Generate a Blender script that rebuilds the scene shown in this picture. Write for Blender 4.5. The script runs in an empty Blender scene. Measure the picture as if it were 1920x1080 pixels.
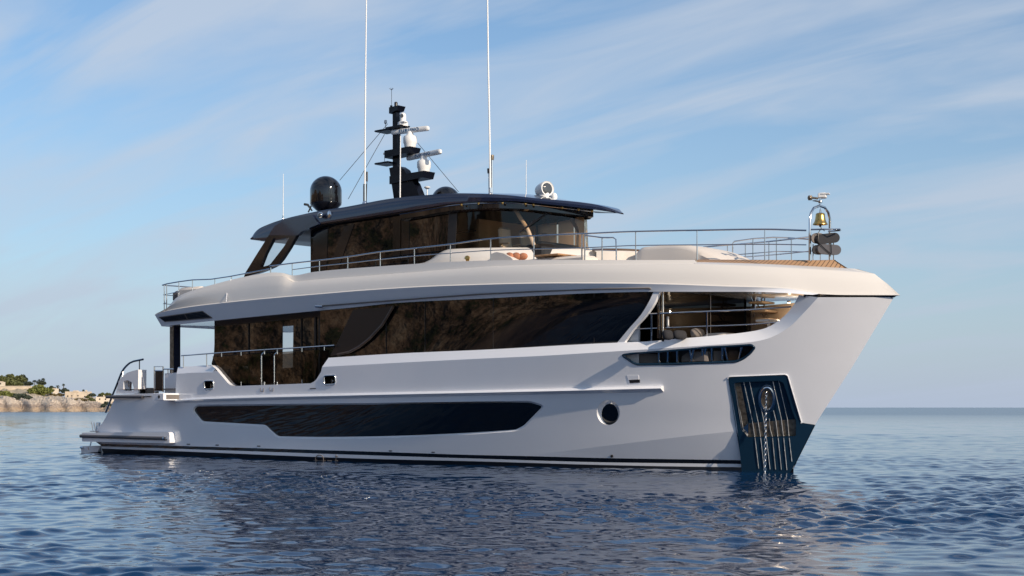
import bpy, math, random
import numpy as np
from mathutils import Vector, Matrix
from mathutils.geometry import delaunay_2d_cdt
rad = math.radians
random.seed(7)
rng = np.random.default_rng(11)
SC = bpy.context.scene
COL = SC.collection

# ---------------------------------------------------------------- camera
F, EYE, HY = 2800.0, 2.0, 764.0                 # focal length in photo pixels, eye height, horizon row
ANG = rad(41.4)                                 # boat heading against the picture plane
CA, SA = math.cos(ANG), math.sin(ANG)
CX, CY = 57.8096, -41.4830
cam = bpy.data.cameras.new('camera')
camo = bpy.data.objects.new('camera', cam); COL.objects.link(camo)
camo.location = (CX, CY, EYE)
camo.rotation_euler = (rad(90), 0, ANG)
cam.sensor_width = 36.0
cam.lens = 36.0 * F / 1920.0
cam.shift_y = (HY - 540.0) / 1920.0
cam.clip_start = 0.5; cam.clip_end = 60000
SC.camera = camo

# ---------------------------------------------------------------- sky, sun, exposure
SUN_EL, SUN_AZ = rad(24), rad(-4.5)              # azimuth from the bow, towards starboard
W = bpy.data.worlds.new('World'); SC.world = W; W.use_nodes = True
wt = W.node_tree; wt.nodes.clear()
wo = wt.nodes.new('ShaderNodeOutputWorld'); wb = wt.nodes.new('ShaderNodeBackground')
sky = wt.nodes.new('ShaderNodeTexSky'); sky.sky_type = 'NISHITA'; sky.sun_disc = False
sky.sun_elevation = SUN_EL; sky.sun_rotation = math.pi/2 - SUN_AZ
sky.air_density = 1.0; sky.dust_density = 0.6; sky.ozone_density = 2.2; sky.altitude = 0
wb.inputs['Strength'].default_value = 0.081
tc = wt.nodes.new('ShaderNodeTexCoord')
sep = wt.nodes.new('ShaderNodeSeparateXYZ'); wt.links.new(tc.outputs['Generated'], sep.inputs[0])
# thin cirrus: direction projected onto a high flat layer
mx = wt.nodes.new('ShaderNodeMath'); mx.operation = 'ADD'; mx.inputs[1].default_value = 0.22
wt.links.new(sep.outputs['Z'], mx.inputs[0])
dv = wt.nodes.new('ShaderNodeVectorMath'); dv.operation = 'DIVIDE'
cmb = wt.nodes.new('ShaderNodeCombineXYZ')
for k in range(3): wt.links.new(mx.outputs[0], cmb.inputs[k])
wt.links.new(tc.outputs['Generated'], dv.inputs[0]); wt.links.new(cmb.outputs[0], dv.inputs[1])
mp = wt.nodes.new('ShaderNodeMapping'); mp.inputs['Rotation'].default_value = (0, 0, rad(-43)); mp.inputs['Scale'].default_value = (0.85, 3.0, 0.0)
mp.inputs['Location'].default_value = (3.1, 0.75, 0)
wt.links.new(dv.outputs[0], mp.inputs[0])
n1 = wt.nodes.new('ShaderNodeTexNoise'); n1.inputs['Scale'].default_value = 1.5; n1.inputs['Detail'].default_value = 9; n1.inputs['Roughness'].default_value = 0.52; n1.inputs['Distortion'].default_value = 0.55
wt.links.new(mp.outputs[0], n1.inputs['Vector'])
rp = wt.nodes.new('ShaderNodeValToRGB'); rp.color_ramp.elements[0].position = 0.40; rp.color_ramp.elements[1].position = 0.66
rp.color_ramp.elements[0].color = (0, 0, 0, 1); rp.color_ramp.elements[1].color = (0.7, 0.7, 0.7, 1)
wt.links.new(n1.outputs['Fac'], rp.inputs[0])
mixc = wt.nodes.new('ShaderNodeMix'); mixc.data_type = 'RGBA'
tint = wt.nodes.new('ShaderNodeMix'); tint.data_type = 'RGBA'; tint.blend_type = 'MULTIPLY'; tint.inputs[0].default_value = 1.0
tint.inputs['B'].default_value = (0.80, 0.96, 1.06, 1)
wt.links.new(sky.outputs[0], tint.inputs['A'])
wt.links.new(rp.outputs[0], mixc.inputs[0]); wt.links.new(tint.outputs['Result'], mixc.inputs['A'])
mixc.inputs['B'].default_value = (4.6, 5.1, 5.85, 1)
# the pale haze layer that thickens towards the horizon
ab = wt.nodes.new('ShaderNodeMath'); ab.operation = 'MAXIMUM'; ab.inputs[1].default_value = 0.0; wt.links.new(sep.outputs['Z'], ab.inputs[0])
h1_ = wt.nodes.new('ShaderNodeMath'); h1_.operation = 'MULTIPLY'; h1_.inputs[1].default_value = -1/0.13; wt.links.new(ab.outputs[0], h1_.inputs[0])
h2_ = wt.nodes.new('ShaderNodeMath'); h2_.operation = 'EXPONENT'; wt.links.new(h1_.outputs[0], h2_.inputs[0])
h3_ = wt.nodes.new('ShaderNodeMath'); h3_.operation = 'MULTIPLY'; h3_.inputs[1].default_value = 0.95; wt.links.new(h2_.outputs[0], h3_.inputs[0])
hz2 = wt.nodes.new('ShaderNodeMix'); hz2.data_type = 'RGBA'; wt.links.new(h3_.outputs[0], hz2.inputs[0]); wt.links.new(mixc.outputs['Result'], hz2.inputs['A'])
hz2.inputs['B'].default_value = (3.45, 4.05, 5.15, 1)
wt.links.new(hz2.outputs['Result'], wb.inputs[0]); wt.links.new(wb.outputs[0], wo.inputs[0])

sl = bpy.data.lights.new('sun', 'SUN'); sl.energy = 3.0; sl.angle = rad(0.55); sl.color = (1.0, 0.84, 0.66)
so = bpy.data.objects.new('sun', sl); COL.objects.link(so)
sdir = Vector((math.cos(SUN_EL)*math.cos(SUN_AZ), math.cos(SUN_EL)*math.sin(SUN_AZ), math.sin(SUN_EL)))
so.rotation_euler = sdir.to_track_quat('Z', 'Y').to_euler(); so.location = (60, -10, 40)
SC.view_settings.view_transform = 'Standard'; SC.view_settings.look = 'None'
SC.view_settings.exposure = 0.66; SC.view_settings.gamma = 1.0
SC.render.engine = 'CYCLES'
SC.cycles.use_denoising = True; SC.cycles.denoising_prefilter = 'ACCURATE'; SC.cycles.denoising_input_passes = 'RGB_ALBEDO_NORMAL'
SC.cycles.max_bounces = 8; SC.cycles.transparent_max_bounces = 12
SC.cycles.sample_clamp_indirect = 12.0
SC.cycles.blur_glossy = 0.6

# ---------------------------------------------------------------- materials
def mat(name, col, rough=0.5, metal=0.0, coat=0.0, var=0.0, vscale=3.0, bump=0.0, bscale=20.0, bdist=0.02, spec=0.5, stretch=(1, 1, 1), col2=None):
    m = bpy.data.materials.new(name); m.use_nodes = True
    nt = m.node_tree; b = nt.nodes['Principled BSDF']
    b.inputs['Base Color'].default_value = (*col, 1); b.inputs['Roughness'].default_value = rough
    b.inputs['Metallic'].default_value = metal; b.inputs['Coat Weight'].default_value = coat
    b.inputs['Coat Roughness'].default_value = 0.04; b.inputs['Specular IOR Level'].default_value = spec
    if var or col2 or bump:
        t = nt.nodes.new('ShaderNodeTexCoord'); mp = nt.nodes.new('ShaderNodeMapping'); mp.inputs['Scale'].default_value = stretch
        nt.links.new(t.outputs['Object'], mp.inputs[0])
    if var or col2:
        n = nt.nodes.new('ShaderNodeTexNoise'); n.inputs['Scale'].default_value = vscale; n.inputs['Detail'].default_value = 5
        nt.links.new(mp.outputs[0], n.inputs['Vector'])
        r = nt.nodes.new('ShaderNodeValToRGB'); r.color_ramp.elements[0].position = 0.35; r.color_ramp.elements[1].position = 0.68
        c2 = col2 or tuple(c*(1+var) for c in col); c1 = col if col2 else tuple(c*(1-var) for c in col)
        r.color_ramp.elements[0].color = (*c1, 1); r.color_ramp.elements[1].color = (*c2, 1)
        nt.links.new(n.outputs['Fac'], r.inputs[0]); nt.links.new(r.outputs[0], b.inputs['Base Color'])
    if bump:
        n2 = nt.nodes.new('ShaderNodeTexNoise'); n2.inputs['Scale'].default_value = bscale; n2.inputs['Detail'].default_value = 4
        nt.links.new(mp.outputs[0], n2.inputs['Vector'])
        bp = nt.nodes.new('ShaderNodeBump'); bp.inputs['Strength'].default_value = bump; bp.inputs['Distance'].default_value = bdist
        nt.links.new(n2.outputs['Fac'], bp.inputs['Height']); nt.links.new(bp.outputs[0], b.inputs['Normal'])
    return m

def glass_mat(name, tint, rough=0.0, ior=1.55):
    m = bpy.data.materials.new(name); m.use_nodes = True
    nt = m.node_tree; nt.nodes.clear()
    o = nt.nodes.new('ShaderNodeOutputMaterial'); mix = nt.nodes.new('ShaderNodeMixShader')
    tr = nt.nodes.new('ShaderNodeBsdfTransparent'); tr.inputs[0].default_value = (*tint, 1)
    gl = nt.nodes.new('ShaderNodeBsdfGlossy'); gl.inputs['Roughness'].default_value = rough; gl.inputs[0].default_value = (0.95, 0.93, 0.9, 1)
    lw = nt.nodes.new('ShaderNodeLayerWeight'); lw.inputs[0].default_value = 0.5
    pw = nt.nodes.new('ShaderNodeMath'); pw.operation = 'POWER'; pw.inputs[1].default_value = 5; nt.links.new(lw.outputs['Facing'], pw.inputs[0])
    fr = nt.nodes.new('ShaderNodeMath'); fr.operation = 'MULTIPLY_ADD'; f0 = 1.6*((ior-1)/(ior+1))**2
    fr.inputs[1].default_value = 1-f0; fr.inputs[2].default_value = f0; nt.links.new(pw.outputs[0], fr.inputs[0])
    nt.links.new(fr.outputs[0], mix.inputs[0]); nt.links.new(tr.outputs[0], mix.inputs[1]); nt.links.new(gl.outputs[0], mix.inputs[2])
    nt.links.new(mix.outputs[0], o.inputs[0])
    return m

M = dict(
    white=mat('white_gelcoat', (0.84, 0.85, 0.885), 0.2, coat=0.9, var=0.015, vscale=0.6),
    cream=mat('cream_gelcoat', (0.74, 0.70, 0.65), 0.32, coat=0.2),
    navy=mat('navy_paint', (0.012, 0.017, 0.042), 0.12, coat=0.8),
    panel_navy=mat('anchor_navy_paint', (0.007, 0.027, 0.055), 0.3, coat=0.08, spec=.35),
    black=mat('black_antifouling', (0.008, 0.009, 0.014), 0.45),
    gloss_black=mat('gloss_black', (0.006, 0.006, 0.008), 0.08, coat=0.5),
    ribm=mat('wet_steel_rib', (0.42, 0.43, 0.44), 0.35, metal=0.6, col2=(0.75, 0.76, 0.77), vscale=6),
    glassl=mat('low_reflection_black_glass', (0.004, 0.004, 0.005), 0.02, spec=0.10),  # black glass with its reflection turned down for the saloon front
    blind=mat('tan_roller_blind', (0.66, 0.52, 0.38), 0.8),
    mastp=mat('mast_paint', (0.004, 0.005, 0.010), 0.3, spec=0.22),
    tanw=mat('tan_wall_panel', (0.86, 0.68, 0.50), 0.35, var=0.10, vscale=1.2),
    dark=mat('dark_trim', (0.018, 0.016, 0.016), 0.35),
    bronze=mat('dark_bronze_panel', (0.035, 0.026, 0.022), 0.3, metal=0.3),
    steel=mat('polished_steel', (0.62, 0.62, 0.63), 0.12, metal=1.0),
    plate=mat('worn_steel_plate', (0.30, 0.25, 0.19), 0.45, metal=0.8, col2=(0.14, 0.11, 0.08), vscale=9, bump=0.25, bscale=30),
    glass=mat('black_mirror_glass', (0.004, 0.004, 0.005), 0.004, spec=0.75),
    glasst=glass_mat('tinted_glass', (0.30, 0.27, 0.24)),
    glassd=glass_mat('dark_tinted_glass', (0.16, 0.14, 0.12)),
    clear=glass_mat('clear_glass', (0.80, 0.82, 0.82)),
    wind=glass_mat('windscreen_glass', (0.84, 0.77, 0.67), ior=1.34),
    wood=mat('dark_wood', (0.085, 0.05, 0.03), 0.4, var=0.3, vscale=4, stretch=(1, 1, 8)),
    tan=mat('tan_leather', (0.52, 0.39, 0.27), 0.55),
    pad=mat('cream_canvas', (0.66, 0.60, 0.54), 0.8, bump=0.15, bscale=60),
    greyfab=mat('grey_fabric', (0.16, 0.14, 0.13), 0.9, bump=0.2, bscale=60),
    darkfab=mat('charcoal_fabric', (0.02, 0.02, 0.024), 0.9),
    orange=mat('terracotta_fabric', (0.42, 0.17, 0.09), 0.85, var=0.2, vscale=8),
    brass=mat('brass', (0.62, 0.40, 0.13), 0.28, metal=1.0, var=0.15, vscale=12),
    plastic=mat('white_plastic', (0.76, 0.76, 0.75), 0.35),
    rubber=mat('grey_rubber', (0.075, 0.07, 0.075), 0.5),
    lens=mat('lamp_lens', (0.06, 0.065, 0.07), 0.06, coat=0.6),
    letter=mat('blue_lettering', (0.02, 0.10, 0.22), 0.5),
    rock=mat('coast_rock', (0.40, 0.32, 0.25), 0.95, col2=(0.70, 0.60, 0.48), vscale=0.5, bump=1.0, bscale=.45, bdist=1.6),
    wallm=mat('sandstone_wall', (0.58, 0.49, 0.38), 0.9, var=0.12, vscale=0.6),
    villa=mat('pale_render', (0.66, 0.58, 0.47), 0.9),
    trunk=mat('bark', (0.10, 0.075, 0.05), 0.9, var=0.2),
)
_nt = M['blind'].node_tree; _tr = _nt.nodes.new('ShaderNodeBsdfTranslucent'); _tr.inputs[0].default_value = (.7, .52, .36, 1); _mx = _nt.nodes.new('ShaderNodeMixShader'); _mx.inputs[0].default_value = .55
_nt.links.new(_nt.nodes['Principled BSDF'].outputs[0], _mx.inputs[1]); _nt.links.new(_tr.outputs[0], _mx.inputs[2]); _nt.links.new(_mx.outputs[0], _nt.nodes['Material Output'].inputs[0])
def teak_mat():
    m = bpy.data.materials.new('teak_planks'); m.use_nodes = True
    nt = m.node_tree; b = nt.nodes['Principled BSDF']; b.inputs['Roughness'].default_value = 0.6
    t = nt.nodes.new('ShaderNodeTexCoord'); mp = nt.nodes.new('ShaderNodeMapping'); mp.inputs['Rotation'].default_value = (0, 0, rad(0))
    nt.links.new(t.outputs['Object'], mp.inputs[0])
    w = nt.nodes.new('ShaderNodeTexWave'); w.wave_type = 'BANDS'; w.bands_direction = 'X'; w.inputs['Scale'].default_value = 2.6
    nt.links.new(mp.outputs[0], w.inputs[0])
    r = nt.nodes.new('ShaderNodeValToRGB'); r.color_ramp.elements[0].position = 0.03; r.color_ramp.elements[1].position = 0.09
    r.color_ramp.elements[0].color = (0.03, 0.022, 0.018, 1); r.color_ramp.elements[1].color = (1, 1, 1, 1)
    nt.links.new(w.outputs['Fac'], r.inputs[0])
    n = nt.nodes.new('ShaderNodeTexNoise'); n.inputs['Scale'].default_value = 5; nt.links.new(t.outputs['Object'], n.inputs[0])
    r2 = nt.nodes.new('ShaderNodeValToRGB'); r2.color_ramp.elements[0].color = (0.40, 0.23, 0.12, 1); r2.color_ramp.elements[1].color = (0.52, 0.32, 0.18, 1)
    nt.links.new(n.outputs['Fac'], r2.inputs[0])
    mxx = nt.nodes.new('ShaderNodeMix'); mxx.data_type = 'RGBA'; mxx.blend_type = 'MULTIPLY'; mxx.inputs[0].default_value = 1
    nt.links.new(r2.outputs[0], mxx.inputs['A']); nt.links.new(r.outputs[0], mxx.inputs['B']); nt.links.new(mxx.outputs['Result'], b.inputs['Base Color'])
    return m
M['teak'] = teak_mat()
M['teakp'] = mat('teak_wood', (0.42, 0.24, 0.12), 0.5, var=0.2, vscale=5)
def leaf_mat(name, c1, c2, sc=0.5):
    m = mat(name, c1, 0.75, col2=c2, vscale=sc)
    return m
M['leaf_bright'] = leaf_mat('bright_foliage', (0.10, 0.12, 0.025), (0.20, 0.21, 0.05))
M['leaf_mid'] = leaf_mat('green_foliage', (0.07, 0.085, 0.028), (0.14, 0.15, 0.05))
M['leaf_dark'] = leaf_mat('dark_foliage', (0.028, 0.042, 0.03), (0.065, 0.08, 0.05))
M['scrub'] = leaf_mat('dry_scrub', (0.12, 0.09, 0.04), (0.20, 0.16, 0.08))

# ---------------------------------------------------------------- projection helpers (pixel of the photo -> point on a real surface)
def ray(px, py):
    u = (px-960)/F; v = (HY-py)/F
    return (u*CA - SA, u*SA + CA, v)
def at(px, py, t):
    d = ray(px, py); return (CX+d[0]*t, CY+d[1]*t, EYE+d[2]*t)
def hy(px, py, y):
    d = ray(px, py); return at(px, py, (y-CY)/d[1])
def hx(px, py, x):
    d = ray(px, py); return at(px, py, (x-CX)/d[0])
def hz(px, py, z):
    d = ray(px, py); return at(px, py, (z-EYE)/d[2])
def campt(px, Z, z):                             # a far point: picture column, distance, height
    d = ray(px, HY); return (CX+d[0]*Z, CY+d[1]*Z, z)
def pxh(py, Z): return EYE + (HY-py)/F*Z

def hb(x, P):
    b, x0, xt, p = P
    b -= 0.045*b*max(0.0, (6-x)/6)**2
    if x <= x0: return b
    if x >= xt: return 0.0
    return b*(1-((x-x0)/(xt-x0))**p)
def smooth(a, b, x):
    t = min(1, max(0, (x-a)/(b-a))); return t*t*(3-2*t)
STEM = [(-1.5, 32.0), (0, 33.1), (1.51, 33.96), (3.3, 35.26), (5.29, 36.6), (5.6, 36.8), (9, 39.2)]
def xstem(z):
    for (za, xa), (zb, xb) in zip(STEM, STEM[1:]):
        if z <= zb: return xa + (xb-xa)*(z-za)/(zb-za)
    return STEM[-1][1]
def B(x, z):                                     # half breadth of the hull
    k = min(1, max(0, z/5.3))
    bm = 3.62 + 0.23*min(1, max(0, z/2.2)) - 0.5*max(0, -z)
    return hb(x, (bm, 11.5+9.5*k, xstem(z), 2.0+1.4*k))
def march(px, py, g):
    d = ray(px, py); t = 38.0; prev = t
    while t < 90:
        x, y, z = CX+d[0]*t, CY+d[1]*t, EYE+d[2]*t
        if y + g(x, z) >= 0: break
        prev = t; t += 0.15
    a, b = prev, t
    for _ in range(30):
        c = (a+b)/2; x, y, z = CX+d[0]*c, CY+d[1]*c, EYE+d[2]*c
        if y + g(x, z) >= 0: b = c
        else: a = c
    return (CX+d[0]*b, CY+d[1]*b, EYE+d[2]*b)
def hS(px, py, inset=0.0): return march(px, py, lambda x, z: max(0.0, B(x, z)-inset))
def hC(px, py, P): return march(px, py, lambda x, z: hb(x, P))
def U(ins): return (3.9-ins, 20, 36.83-2.65*ins, 3)   # family of upper-works outlines
CAB = (2.6, 19, 24.85, 3.0)
ROOF = (2.95, 18, 26.4, 2.6)

def pchip(pts):
    P = sorted(pts); xs = np.array([p[0] for p in P], float); ys = np.array([p[1] for p in P], float)
    h = np.diff(xs); dl = np.diff(ys)/h; n = len(xs); m = np.zeros(n)
    if n == 2: m[:] = dl[0]
    else:
        for i in range(1, n-1):
            if dl[i-1]*dl[i] > 0:
                w1, w2 = 2*h[i]+h[i-1], h[i]+2*h[i-1]
                m[i] = (w1+w2)/(w1/dl[i-1]+w2/dl[i])
        m[0], m[-1] = dl[0], dl[-1]
    def f(x):
        x = min(max(x, xs[0]), xs[-1]); i = min(max(int(np.searchsorted(xs, x))-1, 0), n-2)
        t = (x-xs[i])/h[i]
        return float((1+2*t)*(1-t)**2*ys[i] + t*(1-t)**2*h[i]*m[i] + t*t*(3-2*t)*ys[i+1] + t*t*(t-1)*h[i]*m[i+1])
    f.x0, f.x1 = float(xs[0]), float(xs[-1])
    return f
def line3(pts, hit, n, a=None, b=None):           # traced line -> n points on its surface
    f = pchip(pts); a = f.x0 if a is None else a; b = f.x1 if b is None else b
    return [hit(x, f(x)) for x in np.linspace(a, b, n)]

# ---------------------------------------------------------------- mesh builder
class MB:
    def __init__(s): s.v, s.f = [], []
    def add(s, vs, fs):
        o = len(s.v); s.v += [tuple(map(float, v)) for v in vs]; s.f += [tuple(i+o for i in f) for f in fs]; return s
    def loft(s, rows, close_u=False, close_v=False):
        n = len(rows[0]); vs = [p for r in rows for p in r]; fs = []
        R = len(rows)
        for j in range(R if close_v else R-1):
            for i in range(n if close_u else n-1):
                a = j*n+i; b = j*n+(i+1) % n; c = ((j+1) % R)*n+(i+1) % n; d = ((j+1) % R)*n+i
                fs.append((a, b, c, d))
        return s.add(vs, fs)
    def box(s, c, size, rz=0.0, taper=1.0, ry=0.0, bev=0.0):
        hx_, hy_, hz_ = [q/2 for q in size]; vs = []
        b = min(bev, hx_*.9, hy_*.9, hz_*.9)
        if b <= 0:
            for z in (-1, 1):
                k = taper if z > 0 else 1
                vs += [(-hx_*k, -hy_*k, z*hz_), (hx_*k, -hy_*k, z*hz_), (hx_*k, hy_*k, z*hz_), (-hx_*k, hy_*k, z*hz_)]
            fs = [(3, 2, 1, 0), (4, 5, 6, 7), (0, 1, 5, 4), (1, 2, 6, 5), (2, 3, 7, 6), (3, 0, 4, 7)]
        else:
            prof = [(-hz_, b), (-hz_+b, 0), (hz_-b, 0), (hz_, b)]
            for z, i in prof:
                k = taper if z > 0 else 1
                X, Y = hx_*k-i, hy_*k-i; c_ = b*.7
                vs += [(-X+c_, -Y, z), (X-c_, -Y, z), (X, -Y+c_, z), (X, Y-c_, z), (X-c_, Y, z), (-X+c_, Y, z), (-X, Y-c_, z), (-X, -Y+c_, z)]
            fs = [tuple(range(7, -1, -1)), tuple(range(24, 32))]
            for j in range(3):
                for i in range(8): fs.append((j*8+i, j*8+(i+1) % 8, (j+1)*8+(i+1) % 8, (j+1)*8+i))
        out = []
        cr, sr = math.cos(rz), math.sin(rz); cy_, sy_ = math.cos(ry), math.sin(ry)
        for x, y, z in vs:
            x, z = x*cy_+z*sy_, -x*sy_+z*cy_
            out.append((c[0]+x*cr-y*sr, c[1]+x*sr+y*cr, c[2]+z))
        return s.add(out, fs)
    def tube(s, pts, r, n=8, cap=True, closed=False):
        P = [Vector(p) for p in pts]; rs = r if isinstance(r, (list, tuple)) else [r]*len(P)
        rows = []; up = Vector((0, 0, 1)); pu = None
        L = len(P)
        for i in range(L):
            if closed: d = P[(i+1) % L]-P[i-1]
            else: d = P[min(i+1, L-1)]-P[max(i-1, 0)]
            d.normalize()
            if pu is None:
                pu = d.cross(up) if abs(d.dot(up)) < .95 else d.cross(Vector((1, 0, 0)))
            u = (pu - d*pu.dot(d)).normalized(); pu = u; w = d.cross(u)
            rows.append([tuple(P[i]+(u*math.cos(2*math.pi*k/n)+w*math.sin(2*math.pi*k/n))*rs[i]) for k in range(n)])
        o = len(s.v); s.loft(rows, close_u=True, close_v=closed)
        if cap and not closed:
            s.f.append(tuple(o+k for k in range(n-1, -1, -1))); s.f.append(tuple(o+(L-1)*n+k for k in range(n)))
        return s
    def lathe(s, c, prof, n=24, axis='z', rot=None):
        rows = []
        for r, h in prof:
            row = []
            for k in range(n):
                a = 2*math.pi*k/n; v = Vector((r*math.cos(a), r*math.sin(a), h))
                if rot is not None: v = rot @ v
                row.append((c[0]+v.x, c[1]+v.y, c[2]+v.z))
            rows.append(row)
        o = len(s.v); s.loft(rows, close_u=True)
        s.f.append(tuple(o+k for k in range(n-1, -1, -1))); s.f.append(tuple(o+(len(rows)-1)*n+k for k in range(n)))
        return s
    def prism(s, poly, d):                          # planar polygon pushed along d
        n = len(poly); d = Vector(d); top = [tuple(Vector(p)+d) for p in poly]
        return s.add(list(poly)+top, [tuple(range(n)), tuple(range(2*n-1, n-1, -1))]+[(i, n+i, n+(i+1) % n, (i+1) % n) for i in range(n)])
    def sphere(s, c, r, n=16, m=10):
        prof = [(max(1e-4, math.sin(math.pi*i/m)), -math.cos(math.pi*i/m)) for i in range(m+1)]
        R = r if isinstance(r, (tuple, list)) else (r, r, r)
        rows = [[(c[0]+R[0]*a*math.cos(2*math.pi*k/n), c[1]+R[1]*a*math.sin(2*math.pi*k/n), c[2]+R[2]*h) for k in range(n)] for a, h in prof]
        return s.loft(rows, close_u=True)
    def sheet(s, outline, holes, yfun, step=(0.45, 0.3)):   # trimmed sheet over (x, z)
        loops = [dens(outline)]+[dens(h) for h in holes]
        vs, es = [], []
        for lp in loops:
            o = len(vs); n = len(lp); vs += [Vector(p) for p in lp]; es += [(o+i, o+(i+1) % n) for i in range(n)]
        A = np.array(loops[0]); x0, x1, z0, z1 = A[:, 0].min(), A[:, 0].max(), A[:, 1].min(), A[:, 1].max()
        allp = np.array([tuple(v) for v in vs])
        for x in np.arange(x0, x1, step[0]):
            for z in np.arange(z0, z1, step[1]):
                if inside((x, z), loops[0]) and not any(inside((x, z), h) for h in loops[1:]):
                    if np.min((allp[:, 0]-x)**2+(allp[:, 1]-z)**2) > 0.012: vs.append(Vector((x, z)))
        V, _, T, *_r = delaunay_2d_cdt(vs, es, [], 0, 1e-5)
        fs = []
        for t in T:
            c = (sum(V[i].x for i in t)/3, sum(V[i].y for i in t)/3)
            if inside(c, loops[0]) and not any(inside(c, h) for h in loops[1:]):
                a, b, cc = (V[i] for i in t)
                ar = (b.x-a.x)*(cc.y-a.y)-(b.y-a.y)*(cc.x-a.x)
                L2 = max((a-b).length_squared, (b-cc).length_squared, (cc-a).length_squared)
                if abs(ar) < 0.004*L2: continue
                fs.append(tuple(t) if ar > 0 else tuple(reversed(t)))
        return s.add([(v.x, yfun(v.x, v.y), v.y) for v in V], fs)
    def mirror(s):
        n = len(s.v); s.v += [(x, -y, z) for x, y, z in s.v]; s.f += [tuple(i+n for i in reversed(f)) for f in s.f]; return s
    def build(s, name, m, parent=None, smooth=True, angle=None):
        me = bpy.data.meshes.new(name)
        pm = parent
        if pm is not None:                          # child meshes keep world coordinates of the thing's frame
            off = root_loc(parent)
        else: off = Vector((0, 0, 0))
        me.from_pydata([(x-off.x, y-off.y, z-off.z) for x, y, z in s.v], [], s.f)
        me.materials.append(m)
        if smooth:
            for p in me.polygons: p.use_smooth = True
            if angle is not False:
                try: me.set_sharp_from_angle(angle=rad(angle or 35))
                except Exception: pass
        o = bpy.data.objects.new(name, me); COL.objects.link(o)
        if parent is not None: o.parent = parent
        return o
def root_loc(o):
    v = Vector((0, 0, 0))
    while o is not None: v += Vector(o.location); o = o.parent
    return v
def dens(lp, mx=0.25):
    out = []
    n = len(lp)
    for i in range(n):
        a, b = lp[i], lp[(i+1) % n]; d = math.hypot(b[0]-a[0], b[1]-a[1])
        if d < 1e-4: continue
        k = max(1, int(math.ceil(d/mx)))
        out += [(a[0]+(b[0]-a[0])*j/k, a[1]+(b[1]-a[1])*j/k) for j in range(k)]
    return out
def inside(p, lp):
    x, y = p; c = False; n = len(lp); j = n-1
    for i in range(n):
        xi, yi = lp[i]; xj, yj = lp[j]
        if (yi > y) != (yj > y) and x < (xj-xi)*(y-yi)/(yj-yi)+xi: c = not c
        j = i
    return c
def roundpoly(pts, r=4, n=4, skip=()):            # soften the corners of a traced outline (pixels)
    out = []; L = len(pts)
    for i in range(L):
        p = np.array(pts[i], float); a = np.array(pts[i-1], float); b = np.array(pts[(i+1) % L], float)
        if i in skip: out.append(tuple(p)); continue
        da, db = np.linalg.norm(a-p), np.linalg.norm(b-p); k = min(r, da*.45, db*.45)
        s_ = p+(a-p)/da*k; e = p+(b-p)/db*k
        for t in np.linspace(0, 1, n+1): out.append(tuple((1-t)**2*s_+2*t*(1-t)*p+t*t*e))
    return out
def grow(pts, d):                                  # offset a closed pixel outline outwards
    P = [np.array(p, float) for p in pts]; L = len(P); out = []
    area = sum(P[i][0]*P[(i+1) % L][1]-P[(i+1) % L][0]*P[i][1] for i in range(L)); sg = 1 if area > 0 else -1
    for i in range(L):
        e1 = P[i]-P[i-1]; e2 = P[(i+1) % L]-P[i]
        n = np.array([e1[1], -e1[0]])/(np.linalg.norm(e1)+1e-9)+np.array([e2[1], -e2[0]])/(np.linalg.norm(e2)+1e-9)
        n = n/(np.linalg.norm(n)+1e-9); out.append(tuple(P[i]+sg*n*d))
    return out
def xz(pts, hit): return [(h[0], h[2]) for h in (hit(*p) for p in pts)]
def thing(name, label, cat, loc=(0, 0, 0), group=None):
    o = bpy.data.objects.new(name, None); COL.objects.link(o); o.location = loc
    o['label'] = label; o['category'] = cat
    if group: o['group'] = group
    o.empty_display_size = 0.3
    return o
def tag(o, label, cat, group=None):
    o['label'] = label; o['category'] = cat
    if group: o['group'] = group
    return o
def zoom(k, ox, oy, *pts): return [(ox+x/k, oy+y/k) for x, y in pts]

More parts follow.
